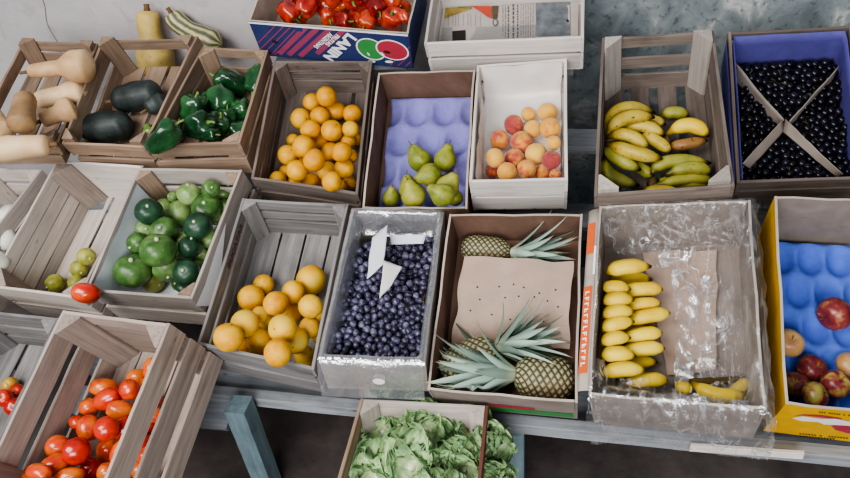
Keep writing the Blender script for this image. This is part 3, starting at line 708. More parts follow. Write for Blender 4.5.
label_rows([(o,u,v,'plump red' if q[2]*q[3]>140 else 'red') for o,u,v,q in L],'tomato in big crate','tomato','tomatoes in the big slatted crate',6)
p=Pile('B0',.014,.01,.95)
for u,v,rx,ry,m,lb in ((10,385,8,9,tmg,'greenish yellow tomato at left edge, topmost in grey crate'),(17,392,8,9,tmm[0],'red tomato right of the greenish one in grey crate'),(4,398,9,9,tmm[1],'red tomato below the greenish one in grey crate'),(14,407,9,9,tmm[2],'dark red tomato low at left edge in grey crate')):
    P,rr=p.drop(u,v,rx); x,y,z=frame(60,1,60); o=inst('tomato',m,basis(x,y,z,P,(rr,)*3)); inst('stem_scar',tsc,None,o); tag(o,lb,'tomato','tomatoes in the left edge crate')
# the one that lies on the crate's front rail
c=K['L2']; P=c.hit(85.6,293,c.H+.030); k=depth(P)/F; x,y,z=frame(170,1,10)
o=inst('tomato',tmm[1],basis(x,y,z,P,(10.5*k,10.5*k,14*k))); inst('stem_scar',tsc,None,o); tag(o,'single bright tomato lying on the crate rims left of zucchini','tomato')

# ---- round zucchini
ZCS=[skin('zucchini_skin_light',[(.3,'#55783f'),(.5,'#7a9756'),(.75,'#9fb276')],1.2,.35,.45,30,.08,rand=.2,speck=('#c2cf98',16,.62,.6)),
     skin('zucchini_skin_mid',[(.3,'#2b4b22'),(.5,'#41642e'),(.75,'#648348')],1.2,.33,.45,30,.08,rand=.2,speck=('#9ab47a',16,.66,.5)),
     skin('zucchini_skin_dark',[(.3,'#142a1c'),(.5,'#1f3d29'),(.8,'#34553a')],1.2,.33,.45,30,.08,rand=.2,speck=('#6f8a72',18,.68,.5)),
     skin('zucchini_skin_yellow',[(.3,'#8a8a3a'),(.5,'#a3a24c'),(.8,'#bcb765')],1.2,.38,.45,30,.08,rand=.2)]
zm=[sphere_mesh('zucchini_skin',rprof(17,.08,.03,.85,1),m,28,lobes=8,lamp=.015,lump=.05,seed=k) for k,m in enumerate(ZCS)]
mb=MB(); mb.tube([(0,0,.86),(0,0,.97),(.01,0,1.06)],[.16,.11,.12],6); o=mb.build('stem',plain('stem_pale','#b9c39a',.7)); zst=o.data; bpy.data.objects.remove(o)
zz=[(288,392,28,26,1),(268,300,24,24,0),(335,240,24,24,3),(165,305,20,22,0),(385,290,22,24,1),(330,315,22,24,0),(185,355,22,26,2),(265,118,18,18,0),(235,150,28,25,0),(205,388,36,28,3),(300,402,28,18,2),(180,222,35,27,0),(350,300,24,24,0),(380,250,25,32,0),(400,180,26,30,0),(430,150,24,26,1),(385,92,30,25,1),(425,105,35,40,1),(370,150,48,32,1),(188,165,42,44,2),(283,172,45,40,0),(315,108,38,33,0),(343,210,45,36,2),(235,225,46,32,1),(138,265,33,36,1),(295,258,32,30,0),(318,278,36,34,2),(245,345,45,38,0),(308,360,45,38,2),(217,288,58,48,1),(120,352,60,48,1),(345,345,26,28,1),(365,215,26,26,0)]
p=Pile('L2',.022,.018,.93); items=[]
AD=['light green','mid green','dark green','yellowish green']
for q in zz:
    u,v,rx,ry,m=q[0]/3.188+90,q[1]/3.188+160,q[2]/3.188,q[3]/3.188,q[4]
    P,rr=p.drop(u,v,(rx+ry)/2); k=depth(P)/F
    x,y,z=frame(RND.uniform(0,360) if abs(rx-ry)<3 else (90 if rx>ry else 0)+RND.uniform(-15,15),RND.uniform(0,6),RND.uniform(20,75))
    o=inst('round_zucchini',zm[m],basis(x,y,z,P,(max(rx,ry)*k,max(rx,ry)*k,min(rx,ry)*k))); inst('stem',zst,None,o); items.append((o,u,v,AD[m]))
label_rows(items,'round zucchini in lined crate','zucchini','zucchini in the lined crate',5)
p=Pile('L1',.014,.01,.95)
for u,v,r,lb in ((76,283,8,'dull yellow zucchini low in nearly empty crate, touching its front'),(55,283,9,'dull green-yellow zucchini leftmost in nearly empty crate'),(79,269,8.5,'yellowish zucchini below the topmost in nearly empty crate'),(86.5,256.5,9,'yellow zucchini topmost at right side of nearly empty crate')):
    P,rr=p.drop(u,v,r); x,y,z=frame(RND.uniform(0,360),0,40); o=inst('round_zucchini',zm[3],basis(x,y,z,P,(rr,)*3)); inst('stem',zst,None,o); tag(o,lb,'zucchini','yellow zucchini in the nearly empty crate')

# ---- white onions
ONI=skin('onion_skin',[(.3,'#b5b4a6'),(.55,'#d4d3c8'),(.8,'#e6e4dc')],1.5,.4,.4,20,.1,rand=.2)
onf=[(-.92,.06),(-.88,.25),(-.74,.55),(-.5,.82),(-.2,.97),(.1,1),(.38,.9),(.6,.66),(.74,.4),(.86,.2),(1.0,.11),(1.15,.09)]
onm=sphere_mesh('onion_skin',onf,ONI,26,lump=.04); mb=MB(); mb.tube([(0,0,1.1),(.02,.01,1.3),(.06,.02,1.42)],[.09,.07,.03],6); o=mb.build('dry_neck',STEMB); onn=o.data; bpy.data.objects.remove(o)
c=K['L0']
for u,v,r,h,lb in ((-3,262,12,.13,'white onion at left edge, lowest in view'),(4,240,13.5,.135,'white onion in the left edge crate, between two others'),(9,216,12.5,.13,'white onion topmost in the left edge crate'),(-14,236,13,.09,'white onion beneath the topmost one, cut by left edge')):
    P=c.hit(u,v,h); rr=r*depth(P)/F; x,y,z=frame(RND.uniform(20,160),0,50); o=inst('white_onion',onm,basis(x,y,z,P,(rr,)*3)); inst('dry_neck',onn,None,o); tag(o,lb,'onion','white onions in the left edge crate')

# ---- peppers
PEG=skin('pepper_skin_green',[(.3,'#12301a'),(.5,'#1d4526'),(.75,'#2f6034')],.9,.16,.5,6,.06,rand=.25,coat=.4)
PER_=skin('pepper_skin_red',[(.28,'#6f1814'),(.45,'#a32a1e'),(.62,'#c04427'),(.8,'#c9602f')],.9,.2,.5,6,.08,rand=.4,coat=.35)
PELG=skin('pepper_skin_light_green',[(.3,'#4c6a2c'),(.7,'#7c9140')],.9,.25,.5,6,.06)
ppf=[(-1,.18),(-.97,.42),(-.85,.66),(-.6,.84),(-.25,.94),(.1,.98),(.45,1.0),(.7,.95),(.86,.80),(.92,.58),(.88,.34),(.80,.14)]
def pepm(mat,seed): return sphere_mesh('pepper_skin',ppf,mat,36,lobes=4 if seed%2 else 3,lamp=.10,lump=.24,seed=seed)
pgm=[pepm(PEG,k) for k in range(1,5)]; prd=[pepm(PER_,k) for k in range(1,6)]; plg=pepm(PELG,2)
mb=MB(); mb.tube([(0,0,.78),(0,0,.95),(.05,0,1.15),(.16,.02,1.32)],[.22,.10,.08,.09],7); o=mb.build('stem',plain('stem_pepper','#6d8a45',.55)); ppst=o.data; bpy.data.objects.remove(o)
gp=[(440,205,44,40,20),(400,90,58,48,160),(390,225,30,30,90),(300,180,40,40,120),(510,75,40,58,250),(365,155,46,50,300),(350,265,45,42,60),(440,282,42,40,200),(258,200,52,50,75),(275,262,60,50,10),(320,300,34,26,0)]
p=Pile('T2',.016,.014,.92); items=[]
for i,q in enumerate(gp):
    u,v,rx,ry,an=q[0]/3.987+130,q[1]/3.987+60,q[2]/3.987,q[3]/3.987,q[4]
    P,rr=p.drop(u,v,(rx+ry)/2,margin=.8); k=depth(P)/F; x,y,z=frame(an,i*.7,RND.uniform(0,35))
    o=inst('green_pepper',pgm[i%4],basis(x,y,z,P,(min(rx,ry)*k*1.12,min(rx,ry)*k*1.12,max(rx,ry)*k*1.12))); inst('stem',ppst,None,o); items.append((o,u,v,'glossy green'))
label_rows(items,'bell pepper in the wall crate','pepper','green peppers in the crate',5)
c=K['T2']; P=c.hit(163,137,c.H+.035); k=depth(P)/F; x,y,z=frame(40,.4,10); o=inst('green_pepper',pgm[1],basis(x,y,z,P,(13.5*k,13.5*k,21*k))); inst('stem',ppst,None,o); tag(o,'large green bell pepper lying across the crate front rail','pepper','green peppers in the crate')
rp=[(300,70,34,30),(420,70,40,32),(530,80,36,32),(640,62,40,34),(330,22,50,38),(400,22,40,34),(560,28,45,36),(620,20,42,36),(720,22,42,38),(250,52,46,34),(480,84,40,30),(585,88,40,30),(470,22,46,40),(690,84,50,38),(270,5,40,36),(345,-15,46,38),(430,-20,46,38),(520,-12,44,38),(600,-25,44,38),(690,-15,44,38),(740,70,26,34)]
p=Pile('U1',.014,.012,.9); items=[]
for i,q in enumerate(rp):
    u,v,rx,ry=q[0]/4.25+230,q[1]/4.25,q[2]/4.25,q[3]/4.25
    P,rr=p.drop(u,v,(rx+ry)/2,hmin=.045,margin=.8); k=depth(P)/F
    an,ti=(90,75) if (q[0],q[1]) in ((470,22),(690,84)) else (RND.uniform(0,360),RND.uniform(-10,40))
    x,y,z=frame(an,i*.9,ti); o=inst('red_pepper',prd[i%5],basis(x,y,z,P,(rx*k*.95,rx*k*.95,rx*k*1.05))); inst('stem',ppst,None,o); items.append((o,u,v,'wrinkled red'))
label_rows(items,'bell pepper in blue box','pepper','red peppers in the blue box',5)
c=K['T1']; P=c.hit(153,137,.05); k=depth(P)/F; x,y,z=frame(70,0,20); o=inst('green_pepper',plg,basis(x,y,z,P,(10.5*k,10.5*k,13*k))); inst('stem',ppst,None,o); tag(o,'small light green pepper beside the dark squash','pepper')

# (a narrow ledge carries the two squashes that stand against the wall)
# ---- squash: a body of given width along a bent line
def squash(name,pts,radii,mat,label,cat,group,ns=24,stem=True,ribs=0,ramp=0,lump=.05):
    """pts: three points from stem to blossom end; radii: (t, r)"""
    A,B_,D=pts; mb=MB(); n=26; seed=RND.random()*40
    cs=[A*(1-t)**2+B_*2*t*(1-t)+D*t*t for t in [k/(n-1) for k in range(n)]]
    org=B_.copy(); prev=None
    def rad(t):
        for (t0,r0),(t1,r1) in zip(radii,radii[1:]):
            if t<=t1: s=(t-t0)/(t1-t0); s=s*s*(3-2*s); return r0+(r1-r0)*s
        return radii[-1][1]
    rmax=max(r for _,r in radii); rows=[]
    for k in range(n):
        d=(cs[min(k+1,n-1)]-cs[max(k-1,0)]).normalized()
        a=d.cross(CB) if prev is None else prev-d*prev.dot(d)
        if a.length<.05: a=d.cross(CU)
        a.normalize(); prev=a; b=d.cross(a); t=k/(n-1); r=rad(t)
        end=min(1,math.sqrt(max(0,1-((.06-t)/.06)**2)) if t<.06 else 1, math.sqrt(max(0,1-((t-.86)/.14)**2)) if t>.86 else 1); r*=max(.12,end)
        row=[]
        for i in range(ns):
            an=2*PI*i/ns; rr=r*(1+ramp*math.cos(ribs*an)) if ribs else r
            p_=cs[k]-org+(a*math.cos(an)+b*math.sin(an))*rr; p_+= (p_-(cs[k]-org))*lump*noise.noise(p_*14+Vector((seed,0,0)))
            row.append(mb.vert(p_,(t,i/ns,seed),i/ns))
        rows.append(row)
    for k in range(n-1):
        for i in range(ns): j=(i+1)%ns; mb.face((rows[k][i],rows[k][j],rows[k+1][j],rows[k+1][i]),0,True)
    mb.face(rows[0][::-1],0,True); mb.face(rows[-1],0,True)
    o=mb.build(name,mat); o.location=org; tag(o,label,cat,group)
    if stem:
        d=(cs[0]-cs[2]).normalized(); s=MB(); q=cs[0]-org; s.tube([q-d*.004,q+d*.012,q+d*.022],[radii[0][1]*.35,radii[0][1]*.25,radii[0][1]*.3],8); s.build('stem',STEMB,o)
    return o
BUT=skin('butternut_skin',[(.3,'#b58f66'),(.5,'#cfae86'),(.75,'#dcc29d')],9,.5,.35,60,.08,rand=.25)
BUB=skin('butternut_skin_brown',[(.3,'#86694a'),(.5,'#9f805a'),(.75,'#b3956e')],12,.5,.35,60,.08)
def cp(k,u,v,h): return K[k].hit(u,v,h)
bg='butternut squashes in the wall crate'
def rpx(P,px): return px*depth(P)/F
def but(k,a,m,b,h,ra,rb,label,mat=BUT):
    A=cp(k,*a,h[0]);M_=cp(k,*m,h[1]);B=cp(k,*b,h[2]); ra,rb=rpx(A,ra),rpx(B,rb)
    return squash('butternut_squash',(A,M_,B),[(0,ra*.85),(.15,ra),(.45,ra*1.05),(.72,rb),(.88,rb),(1,rb*.7)],mat,label,'squash',bg)
s=2.986
but('T0',(80/s,215/s),(180/s,200/s),(283/s,195/s),(.20,.20,.20),7.2,16.5,'beige butternut squash lying on top, across the crate divider')
but('T0',(105/s,300/s),(180/s,285/s),(262/s,272/s),(.11,.11,.11),9,12.5,'pale butternut squash lying below the topmost one')
but('T0',(120/s,362/s),(170/s,340/s),(228/s,318/s),(.11,.11,.11),8,12.5,'pale butternut squash beside the crate divider, low in the heap')
but('T0',(78/s,290/s),(66/s,335/s),(62/s,385/s),(.19,.20,.19),10.5,13,'brownish butternut squash standing with its round end up',BUB)
but('T0',(150/s,432/s),(60/s,440/s),(-20/s,450/s),(.17,.17,.17),11,13,'long beige butternut squash lying along the crate front')
but('T0',(-30/s,330/s),(-5/s,370/s),(5/s,400/s),(.15,.15,.15),9,12,'butternut squash cut by the left edge of picture')
DSQ=skin('dark_squash_skin',[(.3,'#1a2020'),(.5,'#2a3230'),(.75,'#414a44')],14,.5,.4,70,.25,rand=.2,speck=('#59605a',150,.66,.4))
dg='dark squashes in the tan crate'
def dsq(a,b,h,r,label):
    A=cp('T1',*a,h);B=cp('T1',*b,h); M_=(A+B)/2; r=rpx(M_,r)
    squash('dark_squash',(A,M_,B),[(0,r*.5),(.2,r*.88),(.5,r),(.8,r*.9),(1,r*.6)],DSQ,label,'squash',dg,ribs=9,ramp=.03)
dsq((112,101),(162,92),.065,15,'dark green squash lying at the back of the tan crate')
dsq((80,130),(132,124),.065,16,'dark green squash lying at the front of the tan crate')
dsq((146,110),(166,98),.055,10,'dark green squash half hidden beside the crate right wall')
YSQ=skin('yellow_squash_skin',[(.3,'#b0975c'),(.46,'#cdb165'),(.56,'#dcb345'),(.7,'#e6ae1e')],7,.5,.35,60,.15,speck=('#8b7443',40,.64,.5))
SSQ_t=NT('striped_squash_skin'); a=SSQ_t.attr('gr').outputs['Vector']; sp=SSQ_t.n('SeparateXYZ'); SSQ_t.l(a,sp.inputs[0])
nn=SSQ_t.noise(SSQ_t.n('TexCoord').outputs['Object'],22,4,.6); wv=SSQ_t.math('SINE',SSQ_t.math('ADD',SSQ_t.math('MULTIPLY',sp.outputs[1],2*PI*9),SSQ_t.math('MULTIPLY',nn,4.0)))
SSQ=SSQ_t.bsdf(SSQ_t.ramp(SSQ_t.math('ADD',SSQ_t.math('MULTIPLY',wv,.35),.5),[(.25,'#5d6250'),(.5,'#8f8c66'),(.75,'#c9bd8c')]),.5,.35,nn,.2)
def py(u,v,y): return px_y(u,v,y)
A=py(147,10,2.43);M_=py(151,42,2.40);B=py(160,79,2.36); k=depth(M_)/F
squash('yellow_squash',(A,M_,B),[(0,10*k),(.12,11*k),(.42,11.5*k),(.70,18.5*k),(.88,18.5*k),(1,13*k)],YSQ,'yellow warty squash standing upright against the wall behind the crate rail','squash',None,lump=.12)
A=py(171,13,2.45);M_=py(184,34,2.43);B=py(222,45,2.40); k=depth(M_)/F
squash('striped_squash',(A,M_,B),[(0,8*k),(.15,10*k),(.45,9.5*k),(.75,12*k),(.9,12*k),(1,8*k)],SSQ,'green and cream striped squash leaning against the wall above the crates','squash',None,ribs=9,ramp=.02)

q=py(155,90,2.385); rail((-1.62,2.385,q.z-.045),(-1.0,2.385,q.z-.045),(0,1,0),.10,.014,'wall_ledge',W_TAN)
# ---- bananas
def ban_mat(name,body,tip,spots):
    t=NT(name); a=t.attr('gr').outputs['Vector']; sx=t.n('SeparateXYZ'); t.l(a,sx.inputs[0]); tc=t.n('TexCoord').outputs['Object']
    n=t.noise(tc,16,4,.6); col=t.ramp(n,body); end=t.ramp(sx.outputs[0],[(0,'#4a3d22'),(.05,'#6f6a2c'),(.13,'#b0a43c'),(.2,(1,1,1,1)),(.88,(1,1,1,1)),(.93,'#a09a4a'),(.965,tip)])
    col=t.mix(1.0,col,end,'MULTIPLY'); sp=t.noise(tc,95,3,.6,.3); col=t.mix(t.ramp(sp,[(spots,(0,0,0,1)),(spots+.05,(.85,.85,.85,1))]),col,'#3d2a18')
    return t.bsdf(col,.42,.4,n,.1,.002)
BAN=ban_mat('banana_peel',[(.3,'#d9b22e'),(.55,'#e8c83a'),(.8,'#efd75c')],'#2b2118',.74)
BANS=ban_mat('banana_peel_spotted',[(.3,'#a48c34'),(.55,'#c2a842'),(.8,'#d0b95e')],'#241b14',.63)
BANG=ban_mat('banana_peel_greenish',[(.3,'#85863a'),(.55,'#a29e42'),(.8,'#b9ac54')],'#241b14',.64)
BANB=ban_mat('banana_peel_brown',[(.3,'#6f4a2e'),(.55,'#8f653c'),(.8,'#a9814b')],'#241b14',.6)
def banana(A,M_,B,r,mat,parent,org):
    n=16; Q=M_*2-(A+B)/2; cs=[A*(1-t)**2+Q*2*t*(1-t)+B*t*t-org for t in [k/(n-1) for k in range(n)]]
    rad=[]
    for k in range(n):
        t=k/(n-1)
        f=.30+.1*t/.1 if t<.1 else (.40+.60*math.sin(min(1,(t-.1)/.25)*PI/2) if t<.35 else 1.0)
        if t>.72: f=1-(1-.17)*((t-.72)/.28)**1.6
        rad.append(r*f)
    mb=MB(); pts=cs; prev=None; rows=[]; ns=15
    for k in range(n):
        d=(pts[min(k+1,n-1)]-pts[max(k-1,0)]).normalized()
        a=d.cross(CB) if prev is None else prev-d*prev.dot(d)
        a.normalize(); prev=a; b=d.cross(a); row=[]
        for i in range(ns):
            an=2*PI*i/ns; kk=1+.055*math.cos(5*an)
            row.append(mb.vert(pts[k]+(a*math.cos(an)+b*math.sin(an))*rad[k]*kk,(k/(n-1),i/ns,0),.5))
        rows.append(row)
    for k in range(n-1):
        for i in range(ns): j=(i+1)%ns; mb.face((rows[k][i],rows[k][j],rows[k+1][j],rows[k+1][i]),0,True)
    mb.face(rows[0][::-1],0,True); mb.face(rows[-1],0,True)
    return mb.build('banana',mat,parent)
CROWN=plain('banana_crown','#5c4a2a',.8,.2,.2)
def bunch(k,fing,label,group,x0,y0,s,single=False):
    """fing: (stem end, middle, tip) in the picture, three levels above the crate's floor, radius, peel"""
    c=K[k]; pts=[]
    for a,m,b,h,rp,mt in fing:
        q=[c.hit(u/s+x0,v/s+y0,hh) for (u,v),hh in zip((a,m,b),h)]; pts.append((q,rp*depth(q[1])/F*(1.14 if k=='T6' else 1),mt))
    for q,r,_ in pts:
        for n_ in range(3):
            l=c.loc(q[n_]); e=.009+r*(.55 if n_!=1 else 1.0); l.x=min(max(l.x,-c.W/2+e),c.W/2-e); l.y=min(max(l.y,-c.L/2+e),c.L/2-e); l.z=max(l.z,.009+r); q[n_]=c.M@l
    org=sum((q[0] for q,_,_ in pts),Vector())/len(pts)
    if len(pts)==1:
        q,r,m=pts[0]; o=banana(*q,r,m,None,org); o.location=org; return tag(o,label,'banana',group)
    root=empty('banana_bunch',Matrix.Translation(org),label,'bananas',group)
    for q,r,m in pts: banana(*q,r,m,root,org)
    mb=MB(); st=sorted(pts,key=lambda p:p[0][0].z)
    ax=[q[0]-org for q,_,_ in pts]; mb.tube([ax[0],sum(ax,Vector())/len(ax)*1.0,ax[-1]],[pts[0][1]*.5,pts[0][1]*.7,pts[0][1]*.5],8); mb.build('stem',CROWN,root)
    return root
g6='spotted banana bunches in the slatted crate'
S_,G_,B_,Y_=BANS,BANG,BANB,BAN
bunch('T6',[((52,200),(110,108),(242,122),(.09,.11,.10),5.6,S_),((62,205),(125,142),(238,138),(.11,.135,.12),6.0,S_),((100,195),(190,168),(276,208),(.08,.10,.09),5.6,S_),((170,150),(225,146),(278,165),(.06,.07,.07),4.6,S_)],'banana bunch with dark spots at the upper left of the slatted crate',g6,590,80,3.68)
bunch('T6',[((180,205),(240,222),(300,268),(.07,.09,.08),5.4,S_),((60,212),(145,205),(212,262),(.10,.12,.10),6.0,S_),((62,232),(150,265),(266,290),(.11,.135,.115),6.2,S_)],'banana bunch with dark spots at the left middle of the slatted crate',g6,590,80,3.68)
bunch('T6',[((35,285),(70,345),(182,388),(.05,.06,.05),6.0,G_),((150,305),(195,330),(232,355),(.05,.06,.05),5.0,G_),((40,245),(100,285),(188,332),(.09,.105,.09),6.2,G_)],'greenish banana bunch at the lower left of the slatted crate',g6,590,80,3.68)
bunch('T6',[((285,245),(350,236),(432,222),(.06,.075,.06),5.0,B_),((278,205),(365,165),(475,208),(.08,.105,.08),6.6,Y_)],'pair of bananas, one yellow and one brown, right of the crate middle',g6,590,80,3.68)
bunch('T6',[((218,385),(330,372),(460,384),(.03,.045,.03),5.4,G_),((228,350),(290,300),(462,306),(.075,.09,.075),6.0,G_),((275,352),(370,322),(468,345),(.075,.085,.07),6.0,G_),((225,392),(360,362),(468,370),(.055,.06,.05),5.0,G_)],'greenish banana bunch with dark specks at the lower right',g6,590,80,3.68)
bunch('T6',[((185,412),(258,404),(338,416),(.05,.055,.05),4.4,S_)],'single banana lying along the front of the slatted crate',g6,590,80,3.68)
bunch('T6',[((255,140),(310,118),(362,138),(.03,.04,.03),5.4,G_)],'dull green banana at the back of the slatted crate',g6,590,80,3.68)
gm='ripe bananas in the plastic-wrapped box'
s=1.709
def row4(l,h,r): return [((a[0]-(22 if a[0]>90 else 4),a[1]),((a[0]+b[0])/2-4,(a[1]+b[1])/2-4.5),(b[0],b[1]),(h,h+.015,h),(rr or r)*1.02,Y_) for a,b,rr in l]
bunch('M4',row4([((108,350),(166,343),None),((92,298),(162,288),None),((98,275),(157,262),None),((104,245),(171,228),None),((104,219),(154,212),6.0),((96,193),(158,188),None)],.085,7.2),'right-hand column of ripe bananas in plastic-wrapped box',gm,570,180,s)
bunch('M4',row4([((46,333),(130,325),7.6),((46,303),(113,301),7.6),((48,282),(104,270),7.0),((48,260),(110,242),7.4),((50,236),(110,225),7.4),((50,212),(110,205),7.2),((50,188),(104,187),6.8),((50,160),(139,148),7.8)],.135,7.2)+row4([((60,320),(150,312),None),((60,270),(150,262),None),((60,222),(150,214),None),((60,176),(140,170),None)],.03,7.0),'left-hand column of ripe bananas against the box left wall',gm,570,180,s)
bunch('M4',[((300,340),(297,352),(268,365),(.03,.04,.03),6,Y_),((178,352),(192,354),(212,360),(.02,.03,.03),6.2,Y_),((206,344),(250,366),(306,366),(.06,.07,.06),7.2,Y_)],'few bananas lying in the front right of plastic-wrapped box',gm,570,180,s)

# ---- grapes
def grape_mat(name,a,b,c_,bloom):
    t=NT(name); tc=t.n('TexCoord').outputs['Object']; oi=t.n('ObjectInfo').outputs['Random']
    cx=t.n('CombineXYZ'); r=t.math('MULTIPLY',oi,61.0)
    for k in range(3): t.l(r,cx.inputs[k])
    n=t.noise(t.add(tc,cx.outputs[0]),1.1,3,.5); n=t.math('ADD',n,t.math('MULTIPLY',t.math('SUBTRACT',oi,.5),.35))
    return t.bsdf(t.ramp(n,[(.3,a),(.5,b),(.7,c_),(.9,bloom)]),.24,.45,n,.05,.002)
GRP=grape_mat('grape_skin','#242232','#403c52','#635f76','#9694ac'); GRD=grape_mat('grape_skin_black','#0a0910','#12101a','#1c1a26','#2e2b3e')
def grape_me(m):
    o=MB(); pr=rprof(9,.0,.0,.95,1.06); ids=o.grid(lambda i,j:Vector((pr[j][1]*math.cos(2*PI*i/14),pr[j][1]*math.sin(2*PI*i/14),pr[j][0])),14,9,closeu=True); o.face(ids[:14][::-1],0,True); o.face(ids[-14:],0,True)
    b=o.build('grape',m); d=b.data; bpy.data.objects.remove(b); return d
gme=grape_me(GRP); gmd=grape_me(GRD)
def inpoly(u,v,P):
    r=False; n=len(P)
    for i in range(n):
        (x0,y0),(x1,y1)=P[i],P[i-1]
        if (y0>v)!=(y1>v) and u<(x1-x0)*(v-y0)/(y1-y0)+x0: r=not r
    return r
STEM=plain('grape_stem','#5f5636',.8)
def grapes(k,poly,centres,labels,group,rp,sp,level,me,sp2,seed,limit=90):
    c=K[k]; rnd=random.Random(seed); us=[p[0] for p in poly]; vs=[p[1] for p in poly]; out=[[] for _ in centres]
    for layer,spc in ((0,sp),(1,sp2)):
        if not spc: continue
        pts=[]; tries=0
        while tries<9000:
            tries+=1; u=rnd.uniform(min(us),max(us)); v=rnd.uniform(min(vs),max(vs))
            if not inpoly(u,v,poly) or any((u-a)**2+(v-b)**2<spc*spc for a,b in pts): continue
            pts.append((u,v)); i=min(range(len(centres)),key=lambda i:(u-centres[i][0])**2+((v-centres[i][1])*.9)**2)
            cu,cv=centres[i]; d=math.hypot(u-cu,v-cv)
            h=level(u,v)+.016*max(0,1-d/30)+rnd.uniform(-.006,.006)-(.016 if layer else 0)
            P=c.hit(u,v,h); r=rp*rnd.uniform(.88,1.1)*depth(P)/F; q=c.loc(P)
            if abs(q.x)>c.W/2-r-.010 or abs(q.y)>c.L/2-r-.010: continue
            out[i].append((P,r))
    for i,l in enumerate(out):
        l=l[:limit]
        org=sum((p for p,_ in l),Vector())/len(l)-c.R.col[2]*.03
        root=empty('grape_bunch',Matrix.Translation(org),labels[i],'grapes',group)
        a=max(l,key=lambda p:(p[0]-org).length)[0]-org; mb=MB(); up=c.R.col[2]
        mb.tube([a*.9+up*.004,a*.5+up*.008,up*.01,-a*.5],[.0022,.003,.003,.0015],6)
        for p,_ in l[::5]: mb.tube([up*.01+a*rnd.uniform(-.3,.6),(p-org)*.8],.0012,5)
        mb.build('stem',STEM,root)
        for p,r in l:
            ax=Vector((rnd.uniform(-1,1),rnd.uniform(-1,1),rnd.uniform(-1,1))).normalized(); qx=ax.cross(CB).normalized()
            inst('grape',me,basis(qx,ax.cross(qx),ax,p-org,(r,r,r)),root)
P2=[(u/2.173+310,v/2.173+190) for u,v in ((112,122),(150,112),(272,100),(262,372),(18,355),(70,292),(84,200))]
cen=[(367,258),(408,256),(425,282),(358,295),(398,300),(340,335),(378,335),(413,335)]
grapes('M2',P2,cen,['dark grape bunch at back left, beside the white paper divider','dark grape bunch at back, right of the white paper divider','dark grape bunch at the right wall of the grey box','dark grape bunch left of the paper divider point','dark grape bunch in the middle, right of paper divider point','dark grape bunch in the front left corner of grey box','dark grape bunch at front middle of the grey box','dark grape bunch in the front right corner of grey box'],'dark grapes in the plastic-lined box',3.55,5.5,lambda u,v:.070+.030*min(1,max(0,(v-240)/110)),gme,5.2,3)
P7=[(740,66),(838,62),(860,176),(743,181)]
cen=[(745,95),(748,130),(775,80),(810,75),(770,105),(805,110),(835,95),(840,130),(830,155),(765,165),(790,150),(815,175)]
grapes('T7',P7,cen,['black grape bunch in the shaded crate, at its back left corner','black grape bunch at left wall of the shaded crate','black grape bunch at the back of the shaded crate, left of middle','black grape bunch at the back of the shaded crate, right of middle','black grape bunch above the crossing of the cardboard dividers','black grape bunch right of the upper divider crossing','black grape bunch at the back right of the shaded crate','black grape bunch at right edge of the shaded crate, middle','black grape bunch at the right front of shaded crate, beside divider','black grape bunch at the front left of shaded crate','black grape bunch in the front triangle between two dividers','black grape bunch at the front right of shaded crate'],'black grapes in the shaded crate',3.9,6.2,lambda u,v:.065,gmd,7.5,4)

# ---- papers, linings
def sheet(name,k,fn,nu,nv,mat,label,cat,crumple=.004,fq=18,skip=None,extra=None,thick=.0008,group=None,warp=False):
    c=K[k]; mb=MB(); sd=RND.random()*30
    def P(i,j):
        p=fn(i/(nu-1),j/(nv-1)); p=c.w(p) if warp else p; o=Vector((sd,0,0))
        return p+Vector((noise.noise(p*fq+o),noise.noise(p*fq+o+Vector((0,9,0))),noise.noise(p*fq+o+Vector((0,0,9)))))*crumple
    mb.grid(P,nu,nv,skip=skip,g=lambda i,j:(i/(nu-1),j/(nv-1),0))
    o=mb.build(name,mat,recalc=False); o.matrix_basis=c.M; tag(o,label,cat,group)
    if thick: s=o.modifiers.new('solid','SOLIDIFY'); s.thickness=thick
    return o
def lerp(a,b,t): return a+(b-a)*t
def quadfn(k,pts,hs):
    c=K[k]; q=[c.loc(c.hit(u,v,h)) for (u,v),h in zip(pts,hs)]
    return lambda s,t:(q[0].lerp(q[1],s)).lerp(q[3].lerp(q[2],s),t)
# brown paper with air holes over the pineapples
fn=quadfn('M3',((464,257),(573,262),(568,350),(452,350)),(.118,.118,.026,.03)); c3=K['M3']
def fn3(s,t): p=fn(s,t); p.z+=.018*math.sin(t*PI)*(.4+.6*s)-.012*math.sin(s*PI)*t; return p
o=sheet('brown_paper',"M3",fn3,30,24,[PAPER_BROWN],'sheet of brown paper with punched holes over the pineapples','paper',.013,11,thick=0)
hb=MB()
for (s_,t_) in [(.18,.32),(.33,.30),(.47,.29),(.6,.33),(.72,.37),(.2,.42),(.42,.42),(.55,.43),(.68,.45),(.8,.47),(.12,.55),(.3,.62),(.5,.66),(.62,.62),(.4,.8),(.55,.84),(.25,.85),(.78,.7),(.87,.33),(.9,.55)]:
    i=round(s_*29); j=round(t_*23); me=o.data; p=me.vertices[j*30+i].co; n=me.vertices[j*30+i].normal.copy()
    if n.z<0: n=-n
    a=n.orthogonal().normalized(); b=n.cross(a); hb.face([hb.vert(p+n*.0012+(a*math.cos(q*PI/4)+b*math.sin(q*PI/4))*.0026) for q in range(8)])
hm=bpy.data.materials; ho=hb.build('punched_holes',INK_DARK,o,recalc=False)
